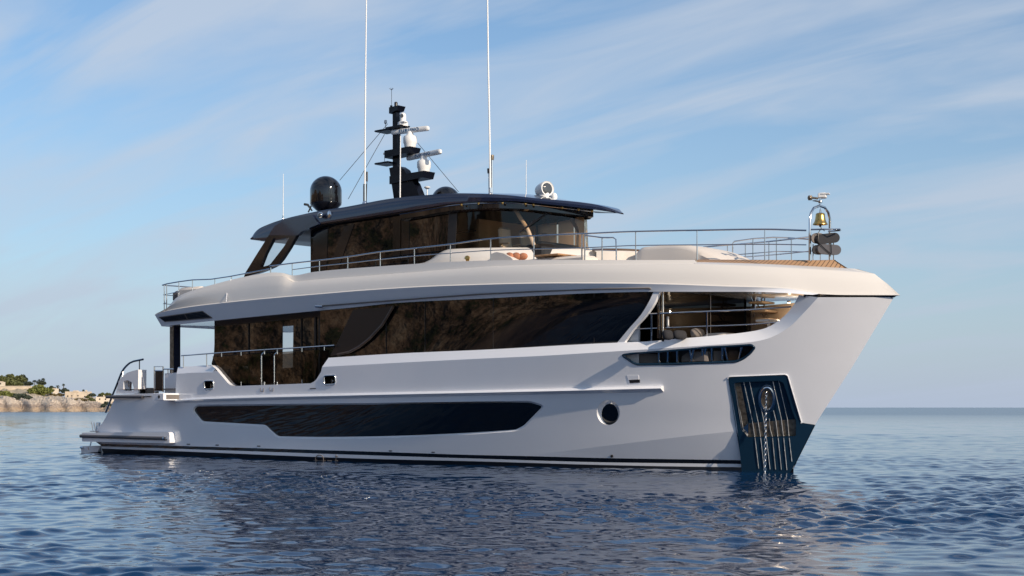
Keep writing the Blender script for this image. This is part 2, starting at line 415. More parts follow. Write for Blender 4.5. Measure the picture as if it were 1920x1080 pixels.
# ---------------------------------------------------------------- sea
def build_sea():
    th = np.concatenate([np.radians(np.arange(-180, -27, 9)), np.radians(np.arange(-26, 26.01, 0.066)), np.radians(np.arange(27, 180, 9))])
    r = [2.5, 5, 8, 11]
    q = 13.0
    while q < 330: r.append(q); q *= 1.003
    while q < 30000: r.append(q); q *= 1.06
    r = np.array(r)
    R, T = np.meshgrid(r, th, indexing='ij')
    lat = R*np.sin(T); dep = R*np.cos(T)
    X = CX + lat*CA - dep*SA; Y = CY + lat*SA + dep*CA
    dr = np.gradient(r)[:, None]*np.ones_like(T); da = np.gradient(th)[None, :]*R
    cell = np.maximum(dr, np.abs(da))
    Z = np.zeros_like(X); g = np.random.default_rng(5)
    lams = np.exp(np.linspace(math.log(0.28), math.log(9.0), 96))
    gx = np.exp(-((X-26)/34)**2-((Y+14)/30)**2)
    rough = 0.55+1.15*np.clip(0.5+0.33*np.sin(X*.16+Y*.11+.7)+0.33*np.sin(-X*.09+Y*.23+2.1)+0.25*np.sin(X*.31-Y*.05)+0.25*np.sin(X*.05+Y*.42+.4), 0, 1)
    for lam in lams:
        k = 2*math.pi/lam; a0 = g.normal(ANG+rad(90)+rad(12), rad(42)); ph = g.uniform(0, 6.28)
        amp = WAVE*0.0068*lam*(0.30+1.15*math.exp(-(math.log(lam/0.6)/0.55)**2))/(1+(lam/5.0)**2)
        w = np.clip((lam/cell-2.5)/3.0, 0, 1)
        s_ = np.sin(k*(X*math.cos(a0)+Y*math.sin(a0))+ph); Z += amp*w*((s_+0.32*s_*s_) if lam > 1.5 else (s_+0.32*s_*s_)*rough)
    Z = np.where(np.abs(T) > rad(26.05), 0, Z)
    # slow patches: calmer and rougher water
    pm = 1.0+0.30*np.sin(X*0.071+Y*0.05+1.3)*np.sin(Y*0.093-X*0.031+0.4)
    Z = Z*pm
    n0, n1_ = R.shape
    verts = np.stack([X, Y, Z], -1).reshape(-1, 3)
    idx = np.arange(n0*n1_).reshape(n0, n1_)
    nx = np.roll(idx, -1, axis=1)                      # closes the full turn
    quads = np.stack([idx[:-1], nx[:-1], nx[1:], idx[1:]], -1).reshape(-1, 4)
    cen = np.array([[CX, CY, 0.0]]); verts = np.concatenate([verts, cen]); c = len(verts)-1
    me = bpy.data.meshes.new('sea')
    me.vertices.add(len(verts)); me.vertices.foreach_set('co', verts.ravel())
    ntri = n1_
    lv = np.concatenate([quads[:, ::-1].ravel(), np.stack([np.full(n1_, c), nx[0], idx[0]], -1)[:, ::-1].ravel()])
    me.loops.add(len(lv)); me.loops.foreach_set('vertex_index', lv)
    st = np.concatenate([np.arange(len(quads))*4, len(quads)*4+np.arange(ntri)*3])
    me.polygons.add(len(st)); me.polygons.foreach_set('loop_start', st)
    me.update(calc_edges=True); me.validate()
    me.polygons.foreach_set('use_smooth', np.ones(len(st), bool)); me.update()
    m = bpy.data.materials.new('sea_water'); m.use_nodes = True
    nt = m.node_tree; b = nt.nodes['Principled BSDF']
    b.inputs['Base Color'].default_value = (0.003, 0.026, 0.080, 1); b.inputs['Roughness'].default_value = 0.01
    b.inputs['IOR'].default_value = 1.36; b.inputs['Specular IOR Level'].default_value = 0.5
    t = nt.nodes.new('ShaderNodeTexCoord')
    mp = nt.nodes.new('ShaderNodeMapping'); mp.inputs['Rotation'].default_value = (0, 0, -ANG-rad(8)); mp.inputs['Scale'].default_value = (0.55, 1.25, 1)
    nt.links.new(t.outputs['Object'], mp.inputs[0])
    n = nt.nodes.new('ShaderNodeTexNoise'); n.inputs['Scale'].default_value = 6.5; n.inputs['Detail'].default_value = 4; n.inputs['Roughness'].default_value = 0.55
    nt.links.new(mp.outputs[0], n.inputs['Vector'])
    n2 = nt.nodes.new('ShaderNodeTexNoise'); n2.inputs['Scale'].default_value = 0.42; n2.inputs['Detail'].default_value = 3
    nt.links.new(mp.outputs[0], n2.inputs['Vector'])
    b1 = nt.nodes.new('ShaderNodeBump'); b1.inputs['Strength'].default_value = 0.5; b1.inputs['Distance'].default_value = 0.006
    b2 = nt.nodes.new('ShaderNodeBump'); b2.inputs['Strength'].default_value = 0.55; b2.inputs['Distance'].default_value = 0.035
    nt.links.new(n.outputs['Fac'], b1.inputs['Height']); nt.links.new(n2.outputs['Fac'], b2.inputs['Height'])
    # the wind ruffles the open water away from the sheltered anchorage
    vd = nt.nodes.new('ShaderNodeVectorMath'); vd.operation = 'DISTANCE'; vd.inputs[1].default_value = (17, -10, 0); nt.links.new(t.outputs['Object'], vd.inputs[0])
    mr = nt.nodes.new('ShaderNodeMapRange'); mr.inputs['From Min'].default_value = 45; mr.inputs['From Max'].default_value = 420; mr.inputs['To Min'].default_value = 0.008; mr.inputs['To Max'].default_value = 0.2
    nt.links.new(vd.outputs['Value'], mr.inputs['Value']); nt.links.new(mr.outputs[0], b.inputs['Roughness'])
    nt.links.new(b1.outputs[0], b2.inputs['Normal']); nt.links.new(b2.outputs[0], b.inputs['Normal'])
    me.materials.append(m)
    o = bpy.data.objects.new('sea', me); COL.objects.link(o); o.location.z = -0.08; o['kind'] = 'structure'
WAVE = 0.62
build_sea()

# ================================================================ the yacht
Y = thing('motor_yacht', 'large white motor yacht with navy hardtop and dark glass, anchored on the sea', 'yacht', (17, 0, 0))
def part(mb, name, m, parent=None, **k): return mb.build(name, M[m] if isinstance(m, str) else m, parent or Y, **k)
def pm(o): o2 = o.copy(); o2.scale = (1, -1, 1); COL.objects.link(o2); return o2    # the same part on the port side

# ---- traced lines of the hull (photo pixels)
Lw = [(190, 832), (318, 835.6), (719, 847.5), (874, 852.6), (1000, 855.5), (1140, 859), (1300, 861.5), (1393, 863), (1494, 866)]
La = [(190, 836.7), (318, 841), (719, 854.5), (874, 859.3), (1140, 867), (1300, 869), (1390, 870), (1491, 873)]
Lb = [(190, 841), (318, 845.5), (719, 861), (874, 864.5), (1140, 872), (1300, 875), (1390, 876), (1488, 879)]
CH = [(985, 855.2), (1100, 840.5), (1385, 808), (1524, 797)]
C1 = [(604, 688), (750, 680), (900, 672.5), (1010, 667.5), (1140, 659.6), (1244, 653), (1348, 646), (1411, 641), (1442, 634), (1465, 623), (1482, 611.7), (1505, 589), (1534, 557.5)]
C2 = [(616, 670.8), (750, 662.5), (900, 656), (1157, 642.5), (1200, 641), (1265, 635.6), (1327.5, 630.4), (1411, 621), (1436, 615), (1459, 602), (1482, 580.4), (1494, 561.7), (1498, 553)]
fLw, fLa, fLb, fCH, fC1, fC2 = map(pchip, (Lw, La, Lb, CH, C1, C2))
def chin(px): return 0.21*smooth(985, 1390, px)
NB = 90
def wl(f): return [hS(x, f(x), chin(x)) for x in np.linspace(190, f.x1, NB)]
rowW, rowA, rowB = wl(fLw), wl(fLa), wl(fLb)
def xzl(f, a, b, n): return [(h[0], h[2]) for h in (hS(x, f(x)) for x in np.linspace(a, b, n))]

# ---- openings
WIN = roundpoly(zoom(2.743, 340, 740, (80, 60), (1000, 51), (1790, 40), (1858, 60), (1800, 120), (1760, 160), (1720, 180), (1500, 195), (1100, 212), (850, 216.5), (700, 217.5), (500, 214), (470, 190), (435, 155), (110, 137), (66, 82)), 5)
WINO = grow(WIN, 3.2)
SLIT = roundpoly(zoom(4.8, 1140, 520, (122, 700), (200, 686), (600, 656), (900, 628), (1290, 606), (1320, 630), (1280, 682), (1220, 730), (1150, 758), (1000, 765), (600, 780), (260, 784), (225, 770)), 5)
PORT_O = [(1140.5+21.5*math.cos(a), 773.5+23.5*math.sin(a)) for a in np.linspace(0, 2*math.pi, 40, endpoint=False)]
MOOR = [roundpoly([(383.3, 714), (400.3, 713.5), (400.6, 729.5), (383.6, 730)], 4), roundpoly([(608, 704.2), (629, 703.4), (629.5, 720.5), (608.5, 721.3)], 4)]
POCK = roundpoly(zoom(3.858, 1340, 640, (142, 302), (185, 296), (462, 284), (500, 300), (562, 500), (592, 575), (590, 685), (243, 694), (196, 640)), 3)
HC = zoom(3.858, 1340, 640, (378, 415))[0]

# ---- hull shell
hull = MB()
out = [(h[0], h[2]) for h in rowW if True]
pxs = np.linspace(190, fLw.x1, NB)
low = [(h[0], h[2]) for h, x in zip(rowW, pxs) if x < 985]
chl = [hS(x, fCH(x)) for x in np.linspace(985, fCH.x1, 50)]
chx = [(h[0], h[2]) for h in chl]
ztop = 5.30
stem = [(xstem(z), z) for z in np.linspace(chx[-1][1], ztop, 26)][1:]
chx[-1] = (xstem(chx[-1][1]), chx[-1][1])
top = [(h[0], h[2]) for h in (hS(x, 557.3) for x in np.linspace(1668, 1536, 12))]
c1f = xzl(fC1, 1534, 604, 90)
cut = xz([(602, 697), (593, 711.5), (588, 716), (582, 718.7), (437, 724), (431, 721.5), (426, 717), (415, 704), (409, 697)], hS)
aft = xz([(404, 694), (399, 698), (360, 699), (331, 701), (330, 720), (329, 741), (220, 742.5), (217, 744), (213, 752), (206, 767), (198, 783), (192, 793), (186, 800), (181, 806), (179, 812), (179, 828)], hS)
outline = low+chx+stem+top+c1f+cut+aft
holes = [xz(h, hS) for h in (WINO, SLIT, PORT_O, *MOOR, POCK)]
hull.sheet(outline, holes, lambda x, z: -B(x, z), step=(0.4, 0.25))
# lower chine facet
ce = [hS(x, fCH(x)) for x in np.linspace(985, 1394, 50)]; cw = [hS(x, fLw(x), chin(x)) for x in np.linspace(985, 1397, 50)]
cm = [tuple((np.array(a)+np.array(b))/2) for a, b in zip(ce, cw)]
hull.loft([cw, cm, ce])
# bulwark capping (bevel), flat top and inner face
sR = np.linspace(0, 1, 100)
c1p = [hS(fC1.x0+(fC1.x1-fC1.x0)*s_, fC1(fC1.x0+(fC1.x1-fC1.x0)*s_)) for s_ in sR]
c2p = [hS(fC2.x0+(fC2.x1-fC2.x0)*s_, fC2(fC2.x0+(fC2.x1-fC2.x0)*s_), 0.24+0.12*s_) for s_ in sR]
c3p = [(x, min(0, y+0.16), z) for x, y, z in c2p]
c4p = [(x, -max(0, min(-y-0.18, B(x, 3.4)-.5)), min(z, 3.35)) for x, y, z in c2p]
hull.loft([c1p, c2p, c3p, c4p])
# reveal of the side-deck cut-out
cpx = [(604, 688), (602, 697), (593, 711.5), (588, 716), (582, 718.7), (437, 724), (431, 721.5), (426, 717), (415, 704), (404, 691), (396, 685)]
cpx2 = cpx[:5]+[(540, 720.3), (490, 722.1)]+cpx[5:]
hull.loft([[hS(x, y) for x, y in cpx2], [(h[0], h[1]+.32, h[2]) for h in (hS(x, y) for x, y in cpx2)]])
a1 = [hS(x, y) for x, y in ((404, 691), (399, 698), (360, 699), (331, 701))]
a2 = [hS(x, y, .2) for x, y in ((396, 684.5), (389, 684.5), (360, 687), (334, 688))]
a3 = [(x, y+.25, z) for x, y, z in a2]; a4 = [(x, y+.3, 2.8) for x, y, z in a2]
hull.loft([a4, a3, a2, a1])
fe = [hS(331, 701), hS(330, 720), hS(329, 741)]
hull.loft([fe, [(x, y+.5, z) for x, y, z in fe]])
# recess walls
def ring(outl, ins, fn=hS): return [fn(x, y, ins) for x, y in outl]
hull.loft([ring(WINO, 0), ring(WIN, 0.09)], close_u=True)
hull.mirror()
# transom and closing frames, one sheet across
tr = [hS(x, y) for x, y in ((220, 742.5), (217, 744), (213, 752), (206, 767), (198, 783), (192, 793), (186, 800), (181, 806), (179, 812), (179, 828), (190, 836))]
tr.append((tr[-1][0], tr[-1][1], -1.0))
hull.loft([[(x, y*k, z) for x, y, z in tr] for k in (1, .5, 0, -.5, -1)])
H = part(hull, 'hull', 'white', angle=28)

bt = MB(); bt.loft([rowA, rowW]).mirror(); part(bt, 'black_boot_stripe', 'gloss_black', H, angle=False)
bw = MB(); bw.loft([rowB, rowA]).mirror(); part(bw, 'white_boot_stripe', 'white', H, angle=False)
af = MB()
r1 = [(x, (-B(x, -.5)*.99 if y < -1e-3 else 0), -.5) for x, y, z in rowB]; r2 = [(x, y*.8, -1.6) for x, y, z in r1]
af.loft([r2, r1, rowB]).mirror(); part(af, 'antifouling', 'black', H, angle=False)
# rub rail
RT_ = [(331, 748.3), (380, 744.5), (680, 736.5), (1000, 729.3), (1244, 723)]; RB_ = [(331, 755.2), (380, 753.7), (680, 746.3), (1000, 739.8), (1245, 735)]
fa, fb = pchip(RT_), pchip(RB_)
pp = np.linspace(0, 1, 60); rr = MB()
rt = [hS(331+913*s_, fa(331+913*s_)) for s_ in pp]; rb = [hS(331+914*s_, fb(331+914*s_)) for s_ in pp]
def outw(P, d): return [(x+d*.0, y-d, z) for x, y, z in P]
prof = [rb, [(x, y-.10, z+.05) for x, y, z in rb], [(x, y-.16, z+.10) for x, y, z in rb], [(x, y-.16, z-.09) for x, y, z in rt], [(x, y-.10, z-.02) for x, y, z in rt], rt]
rr.loft(prof)
nn = len(prof); rr.add([p[-1] for p in prof], [tuple(range(nn))]); rr.add([p[0] for p in prof], [tuple(range(nn-1, -1, -1))])
rr.mirror(); part(rr, 'rub_rail', 'white', H, angle=40)
# hull window glass
hw = MB(); hw.sheet(xz(WIN, lambda x, y: hS(x, y, .09)), [], lambda x, z: -(B(x, z)-.09)); pm(part(hw, 'hull_window', 'glass', angle=False))
# porthole
pr = MB(); pin = [(1143.5+15.5*math.cos(a), 776.5+19.5*math.sin(a)) for a in np.linspace(0, 2*math.pi, 40, endpoint=False)]
pr.loft([ring(PORT_O, 0), ring(pin, .16)], close_u=True); por = part(pr, 'porthole', 'white')
pg = MB(); pg.sheet(xz(pin, lambda x, y: hS(x, y, .16)), [], lambda x, z: -(B(x, z)-.16)); part(pg, 'porthole_glass', 'glass', por, angle=False)
# mooring openings
for mo, cx_ in zip(MOOR, (392, 618.8)):
    k = MB(); k.loft([ring(mo, 0), ring(mo, .3)], close_u=True); k.add(ring(mo, .3), [tuple(range(len(mo)))])
    f = part(k, 'mooring_port', 'dark')
    k = MB(); k.tube([(x, y-.012, z) for x, y, z in ring(mo, 0)], .028, 8, closed=True); part(k, 'mooring_port_rim', 'steel', f)
    k = MB(); cyy = sum(p[1] for p in mo)/len(mo)
    a_, b_ = hS(cx_+4, cyy-2, .15), hS(cx_+4, cyy+7, .15); k.tube([a_, b_], .03, 8)
    a_, b_ = hS(cx_-6, cyy+2, .15), hS(cx_+7, cyy+2, .15); k.tube([a_, b_], .025, 8); part(k, 'mooring_cleat', 'steel', f)
# fairlead slot in the bow bulwark
k = MB(); k.loft([ring(SLIT, 0), ring(SLIT, .22)], close_u=True); k.tube([(x, y+.012, z) for x, y, z in ring(SLIT, 0)], .04, 8, closed=True)
SL = part(k, 'fairlead_slot', 'panel_navy')
sx = [p[0] for p in SLIT]
k = MB(); bk = [hS(x, y, .36) for x, y in grow(SLIT, 8)]; k.add(bk, [tuple(range(len(bk)))])
part(k, 'fairlead_locker', 'dark', SL, smooth=False)
def slz(*pts): return zoom(4.8, 1140, 520, *pts)
for (x0, x1, m_) in ((130, 275, 'white'), (285, 445, 'greyfab'), (480, 560, 'dark'), (950, 1020, 'greyfab'), (1085, 1170, 'wood'), (770, 800, 'orange')):
    ys = (660, 775) if x0 > 300 else (690, 775)
    q = slz((x0, ys[0]), (x1, ys[0]), (x1, ys[1]), (x0, ys[1])); P_ = [hS(x, y, .29) for x, y in q]
    k = MB(); k.prism(P_, (0, .04, 0)); part(k, 'locker_panel' if m_ != 'orange' else 'life_ring', m_, SL, smooth=False)
for (xa, xb) in ((458, 460), (540, 538), (622, 625), (730, 757), (775, 745), (850, 852), (882, 858), (935, 935), (1030, 1030), (1050, 1082), (1204, 1176)):
    (ax, ay), (bx, by) = slz((xa, 625 if xa > 700 else 650), (xb, 775 if xa < 1150 else 755)); k = MB()
    a_, b_ = np.array(hS(ax, ay, .15)), np.array(hS(bx, by, .15))
    k.tube([a_, a_+(b_-a_)*.25, a_+(b_-a_)*.75, b_], [.05, .036, .036, .055], 10); part(k, 'fairlead_roller', 'steel', SL)
# small hull fittings
def hullpatch(name, pts, m_, off=.012, par=None, T=.02):
    P_ = [hS(x, y, -off) for x, y in pts]; k = MB(); k.prism(P_, (0, T, 0)); return part(k, name, m_, par or H, smooth=False)
v_ = hullpatch('vent_flap', [(1175.5, 704), (1197, 703.5), (1198.5, 718.5), (1179, 719)], 'white'); hullpatch('vent_gap', [(1179, 712.5), (1199, 711.5), (1199.6, 717.6), (1181, 718.4)], 'dark', .016, v_)
for x, y in ((353, 833), (407, 834.5), (485, 836.5), (732, 845.5), (812, 848)): hullpatch('draught_mark', [(x-3, y-1), (x+3, y-.8), (x+3, y+1.1), (x-3, y+.9)], 'dark', .008)
k = MB(); c_ = [hS(599+7.5*math.cos(a), 861+8*math.sin(a), -.015) for a in np.linspace(0, 2*math.pi, 24, endpoint=False)]
k.tube(c_, .014, 6, closed=True); k.tube([hS(588, 863.5, -.015), hS(610, 864.3, -.015)], .014, 6); k.tube([hS(614, 863.5, -.015), hS(622, 863.8, -.015)], .014, 6)
k.tube([hS(594, 862, -.015), hS(594, 873, -.015)], .012, 6); k.tube([hS(604, 862, -.015), hS(604, 873, -.015)], .012, 6)
k.tube([hS(630, 852, -.015), hS(630, 875, -.015)], .012, 6)
for y in (856, 864, 871): k.tube([hS(628, y, -.015), hS(633, y, -.015)], .013, 6)
part(k, 'load_line_mark', 'greyfab', H)
for (x0, x1, y0, y1) in ((488.5, 494, 727, 734), (506, 512, 726, 733)):
    k = MB(); k.tube([hS(x, y, -.01) for x, y in ((x0, y0), (x0, y1), (x1, y1), (x1, y0+1))], .012, 6); part(k, 'hinge_cover', 'greyfab', H)
hullpatch('drain_slot', [(581, 728), (592, 727.6), (592, 729.2), (581, 729.6)], 'dark')
k = MB(); c_ = [(1147+2.5*math.cos(a), 855.5+2.5*math.sin(a)) for a in np.linspace(0, 6.28, 7)[:-1]]
for x, y in c_[:3]: k.tube([hS(x, y, chin(1147)*.9-.03), hS(2*1147-x, 2*855.5-y, chin(1147)*.9-.03)], .02, 6)
part(k, 'bow_thruster_mark', 'dark', H)

# ---- anchor pocket: navy plate round the stem, recess, wear plates, ribs, hawse
PO = roundpoly(zoom(3.858, 1340, 640, (97, 266), (112, 256), (515, 240), (532, 250), (633, 592)), 2)
pnl = xz(PO, hS)
zt = 1.46
stz = [(xstem(z)+.0, z) for z in np.linspace(zt, -.5, 14)]
zb_ = hS(1392, 879)
outl = pnl+stz+[(hS(1391, 880)[0], -.5), (hS(1391, 880)[0], zb_[2])]
AP = MB()
def yP(x, z): return -(max(0, B(x, z)-.55*chin(1400)*smooth(1.6, 0, z))+.03)
AP.sheet(outl, [xz(POCK, hS)], lambda x, z: -(B(x, z)+.025)); AP.mirror()
AP.loft([ring(POCK, -.025), ring(POCK, .12)], close_u=True)
pe = [hS(x, y, -.025) for x, y in ((1365.5, 709), (1373, 760), (1380.5, 808), (1386, 840), (1391, 879))]; pe.append((pe[-1][0], pe[-1][1], -.5)); AP.loft([[(x, y+.5, z) for x, y, z in pe], pe])
ap = part(AP, 'anchor_pocket', 'panel_navy', angle=30)
k = MB(); k.tube([(x, -(B(x, z)+.03), z) for x, z in xz(grow(PO, .3), hS)], .016, 6); part(k, 'anchor_pocket_edge', 'white', ap)
k = MB(); k.sheet(xz(POCK, lambda x, y: hS(x, y, .12)), [], lambda x, z: -(B(x, z)-.12)); part(k, 'pocket_back', 'panel_navy', ap, angle=False)
def plate(name, pz, m_, ins):
    q = xz(zoom(3.858, 1340, 640, *pz), lambda x, y: hS(x, y, ins)); k = MB(); k.sheet(q, [], lambda x, z: -(B(x, z)-ins)); return part(k, name, m_, ap, angle=False)
plate('wear_plate', ((245, 592), (580, 562), (590, 580), (588, 683), (244, 692)), 'plate', .08)
plate('side_wear_plate', ((148, 305), (186, 300), (243, 592), (201, 632)), 'plate', .07)
plate('corner_wear_plate', ((201, 632), (243, 594), (242, 690), (236, 688)), 'steel', .075)
for (xa, ya, xb, yb, xc, yc) in ((147, 305, 204, 625, 204, 630), (210, 296, 272, 575, 318, 920), (252, 293, 315, 590, 357, 920), (335, 480, 355, 575, 400, 924), (395, 560, 402, 640, 440, 927), (420, 288, 482, 560, 522, 930), (462, 284, 525, 560, 558, 868), (425, 500, 442, 570, 482, 928)):
    pts = [hS(*p, ins) for p, ins in zip(zoom(3.858, 1340, 640, (xa, ya), ((xa+xb)/2, (ya+yb)/2), (xb, yb), (xb+(xc-xb)*.38 if yc > 700 else xb, 688 if yc > 700 else yb+1), (xb+(xc-xb)*.42 if yc > 700 else xb, 700 if yc > 700 else yb+2), (xc, yc)), (.09, .09, .06, .06, -.035, -.035) if yc > 700 else (.09, .09, .06, .06, .06, .06))]
    k = MB(); k.tube(pts, .0125, 6); part(k, 'rib', 'ribm', ap)
hp = [(HC[0]+12.5*math.cos(a), HC[1]+21*math.sin(a)) for a in np.linspace(0, 2*math.pi, 32, endpoint=False)]
k = MB(); k.tube(ring(hp, .09), .04, 8, closed=True); k.tube(ring([(HC[0]+(x-HC[0])*1.25, HC[1]+(y-HC[1])*1.22) for x, y in hp], .11), .02, 6, closed=True)
hz_ = part(k, 'hawse_pipe', 'steel', ap)
k = MB(); q = ring(hp, .10); k.add(q, [tuple(range(len(q)))]); part(k, 'hawse_mouth', 'plate', hz_, smooth=False)

# ---- anchor chain (hangs from the hawse)
ch = MB(); p0 = Vector(hS(HC[0]-1, HC[1]-8, .0)); p1 = Vector(hS(HC[0]-2, HC[1]+25, -.12)); p2 = Vector((p1.x-.02, p1.y-.05, -.6))
path = [p0, p1, p2]; L_ = [(path[i+1]-path[i]).length for i in range(2)]; tot = sum(L_); d = 0; i_ = 0
while d < tot:
    a, b, t_ = (path[0], path[1], d/L_[0]) if d < L_[0] else (path[1], path[2], (d-L_[0])/L_[1])
    c = a.lerp(b, t_); ax = (b-a).normalized(); sd = ax.cross(Vector((.6, .8, 0))).normalized(); sd = sd if i_ % 2 else ax.cross(sd).normalized()
    ch.tube([c+ax*.066*math.cos(q)+sd*.034*math.sin(q) for q in np.linspace(0, 2*math.pi, 12, endpoint=False)], .013, 6, closed=True)
    d += .092; i_ += 1
cho = ch.build('anchor_chain', M['steel']); tag(cho, 'steel anchor chain hanging from the bow hawse pipe into the water', 'chain')

# ---- main deck house
Lp = [(303, 612), (405, 601), (580, 584), (655, 577), (750, 567.5), (900, 560), (1140, 548.7), (1223, 547), (1405, 547), (1470, 549), (1508, 552)]
Kp = [(290, 590), (313, 583), (430, 567), (600, 551.5), (700, 543.5), (840, 536), (1050, 531.3), (1140, 531.5), (1240, 533), (1348, 536.7), (1473, 541), (1505, 545.4), (1536, 551), (1580, 553), (1688, 553.5)]
fL, fK = pchip(Lp), pchip(Kp)
def hL(px): return hS(px, fL(px), .30) if px < 1380 else hS(px, fL(px), .30-.25*smooth(1380, 1508, px))
def facet(px, py, off=0.0):
    q = (px-303)/(1508-303); k_ = np.array(hC(px, fK(px), U(0))); l_ = np.array(hL(px))
    f_ = (py-fK(px))/(fL(px)-fK(px)); p = k_+(l_-k_)*f_; return (p[0], p[1]-off, p[2]-off*.3)
def zz(k, ox, oy): return lambda *p: zoom(k, ox, oy, *p)
# forward saloon glass on the hull side
GF = [(600, 580), (750, 564), (900, 556), (1140, 545), (1226, 543), (1217, 563), (1202.5, 588), (1177.5, 617), (1157, 646), (900, 662), (750, 668), (600, 678)]
gl = MB(); gl.sheet(xz(GF, lambda x, y: hS(x, y, .40)), [], lambda x, z: -(B(x, z)-.40)); SG = part(gl, 'saloon_window', 'glass', angle=False); pm(SG)
for x in (724, 797, 925, 1114):
    k = MB(); k.tube([hS(x, fL(x)-1, .385), hS(x, fC2(x)+3, .385)], .012, 6); part(k, 'window_joint', 'dark', SG)
# white curved pillar closing the glass
k = MB(); pl_ = [(1226.5, 545), (1217, 565), (1202.5, 589), (1177.5, 618), (1157, 643)]; pr_ = [(1237, 545), (1229, 564), (1213, 589), (1187, 618), (1170, 643)]
a_ = line3([(y, x) for x, y in pl_], lambda y, x: hS(x, y, .34), 14); b_ = line3([(y, x) for x, y in pr_], lambda y, x: hS(x, y, .34), 14)
k.loft([b_, a_, [(x, y+.12, z) for x, y, z in a_]]); k.loft([[(x, y+.12, z) for x, y, z in b_], b_]); pm(part(k, 'window_pillar', 'white', angle=40))
k = MB(); q = [hS(x, y, .62) for x, y in ((1168, 644), (1186, 616), (1197.5, 600), (1197.5, 643))]; k.prism(q, (0, .08, 0)); part(k, 'side_wing_panel', 'white', smooth=False)
# side-deck glass, inboard
YG = -2.9
GA = [(404, 596), (660, 570), (660, 690), (618, 695), (586, 726), (437, 731), (420, 716), (396.5, 682), (401, 664), (403, 625)]
DO = [(530.5, 612), (550, 610.5), (549, 689), (530, 690.5)]
hyg = lambda x, y: hy(x, y, YG)
gl = MB(); gl.sheet(xz(GA, hyg), [xz(DO, hyg)], lambda x, z: YG, step=(.6, .5)); SD = part(gl, 'side_deck_glass', 'glass', angle=False)
for x, w in ((467, .012), (592, .05), (612, .09), (600, .04), (566, .012), (618, .02)):
    k = MB(); a_, b_ = hyg(x, 590), hyg(x, 718); k.box(((a_[0]), YG-.025, (a_[2]+b_[2])/2), (w*2, .04, a_[2]-b_[2])); part(k, 'glass_mullion', 'dark' if x != 612 else 'navy', SD, smooth=False)
k = MB(); a_, b_ = hyg(404, 600), hyg(655, 577); k.prism([hyg(404, 598), hyg(404, 612), hyg(655, 589), hyg(655, 572)], (0, -.05, 0)); part(k, 'glass_head_trim', 'dark', SD, smooth=False)
k = MB(); q = [hy(x, y, YG+.3) for x, y in ((530, 664), (549.5, 662), (549.5, 692), (530, 692))]; k.add(q, [(3, 2, 1, 0)]); part(k, 'door_lower_pane', 'glasst', SD, smooth=False)
k = MB(); k.add([hy(x, y, YG+.02) for x, y in ((530, 611.5), (549.8, 610.3), (549.5, 663), (530, 664.5))], [(3, 2, 1, 0)]); part(k, 'door_upper_pane', 'clear', SD, smooth=False)
# far side of the saloon, with its open door
q = [hy(x, y, 2.9) for x, y in ((533, 600), (553, 600), (552, 700), (533, 700))]
k = MB(); zlo, zhi = 2.8, 5.75
xo0, xo1 = min(p[0] for p in q)-.25, max(p[0] for p in q)+.2
k.box((17.1, 2.95, (zlo+zhi)/2), (19.8, .1, zhi-zlo))
qa = [hx(x_, 650, 7.2)[1] for x_ in (527, 552)]; k.box((7.2, (-2.85+qa[0])/2, (zlo+zhi)/2), (.1, qa[0]+2.85, zhi-zlo)); k.box((7.2, (2.9+qa[1])/2, (zlo+zhi)/2), (.1, 2.9-qa[1], zhi-zlo)); part(k, 'saloon_bulkhead', 'wood', smooth=False)
k = MB(); k.box((18.6, 0, 2.72), (37, 7.0, .12)); k2 = [(x, y) for x, y in ()]
fl = MB(); xs_ = np.linspace(.8, 28, 30); fl.loft([[(x, -(B(x, 2.8)-.12), 2.8) for x in xs_], [(x, (B(x, 2.8)-.12), 2.8) for x in xs_]]); part(fl, 'main_deck', 'teakp', angle=False)
fl = MB(); xs_ = np.linspace(27, 35.2, 24); fl.loft([[(x, -max(0, B(x, 3.3)-.1), 3.3) for x in xs_], [(x, max(0, B(x, 3.3)-.1), 3.3) for x in xs_]]); part(fl, 'fore_deck', 'cream', angle=False)
# carbon wing panel on the glass
WP = roundpoly(zoom(6, 600, 520, (372, 362), (715, 338), (838, 318), (770, 430), (700, 548), (560, 698), (440, 792), (330, 850), (110, 888), (190, 745)), 4)
h34 = lambda x, y: hS(x, y, .30)
k = MB(); k.sheet(xz(WP, h34), [], lambda x, z: -(B(x, z)-.30)); rg = ring(WP, .30); k.loft([rg, ring(WP, .9)], close_u=True); wp = part(k, 'wing_panel', 'bronze', angle=40)
k = MB(); ed = [h34(x, y) for x, y in zoom(6, 600, 520, (828, 325), (770, 425), (700, 540), (560, 690), (440, 785), (330, 842), (200, 870))]; k.tube([(x, y-.01, z) for x, y, z in ed], .05, 8); part(k, 'wing_panel_edge', 'wood', wp)
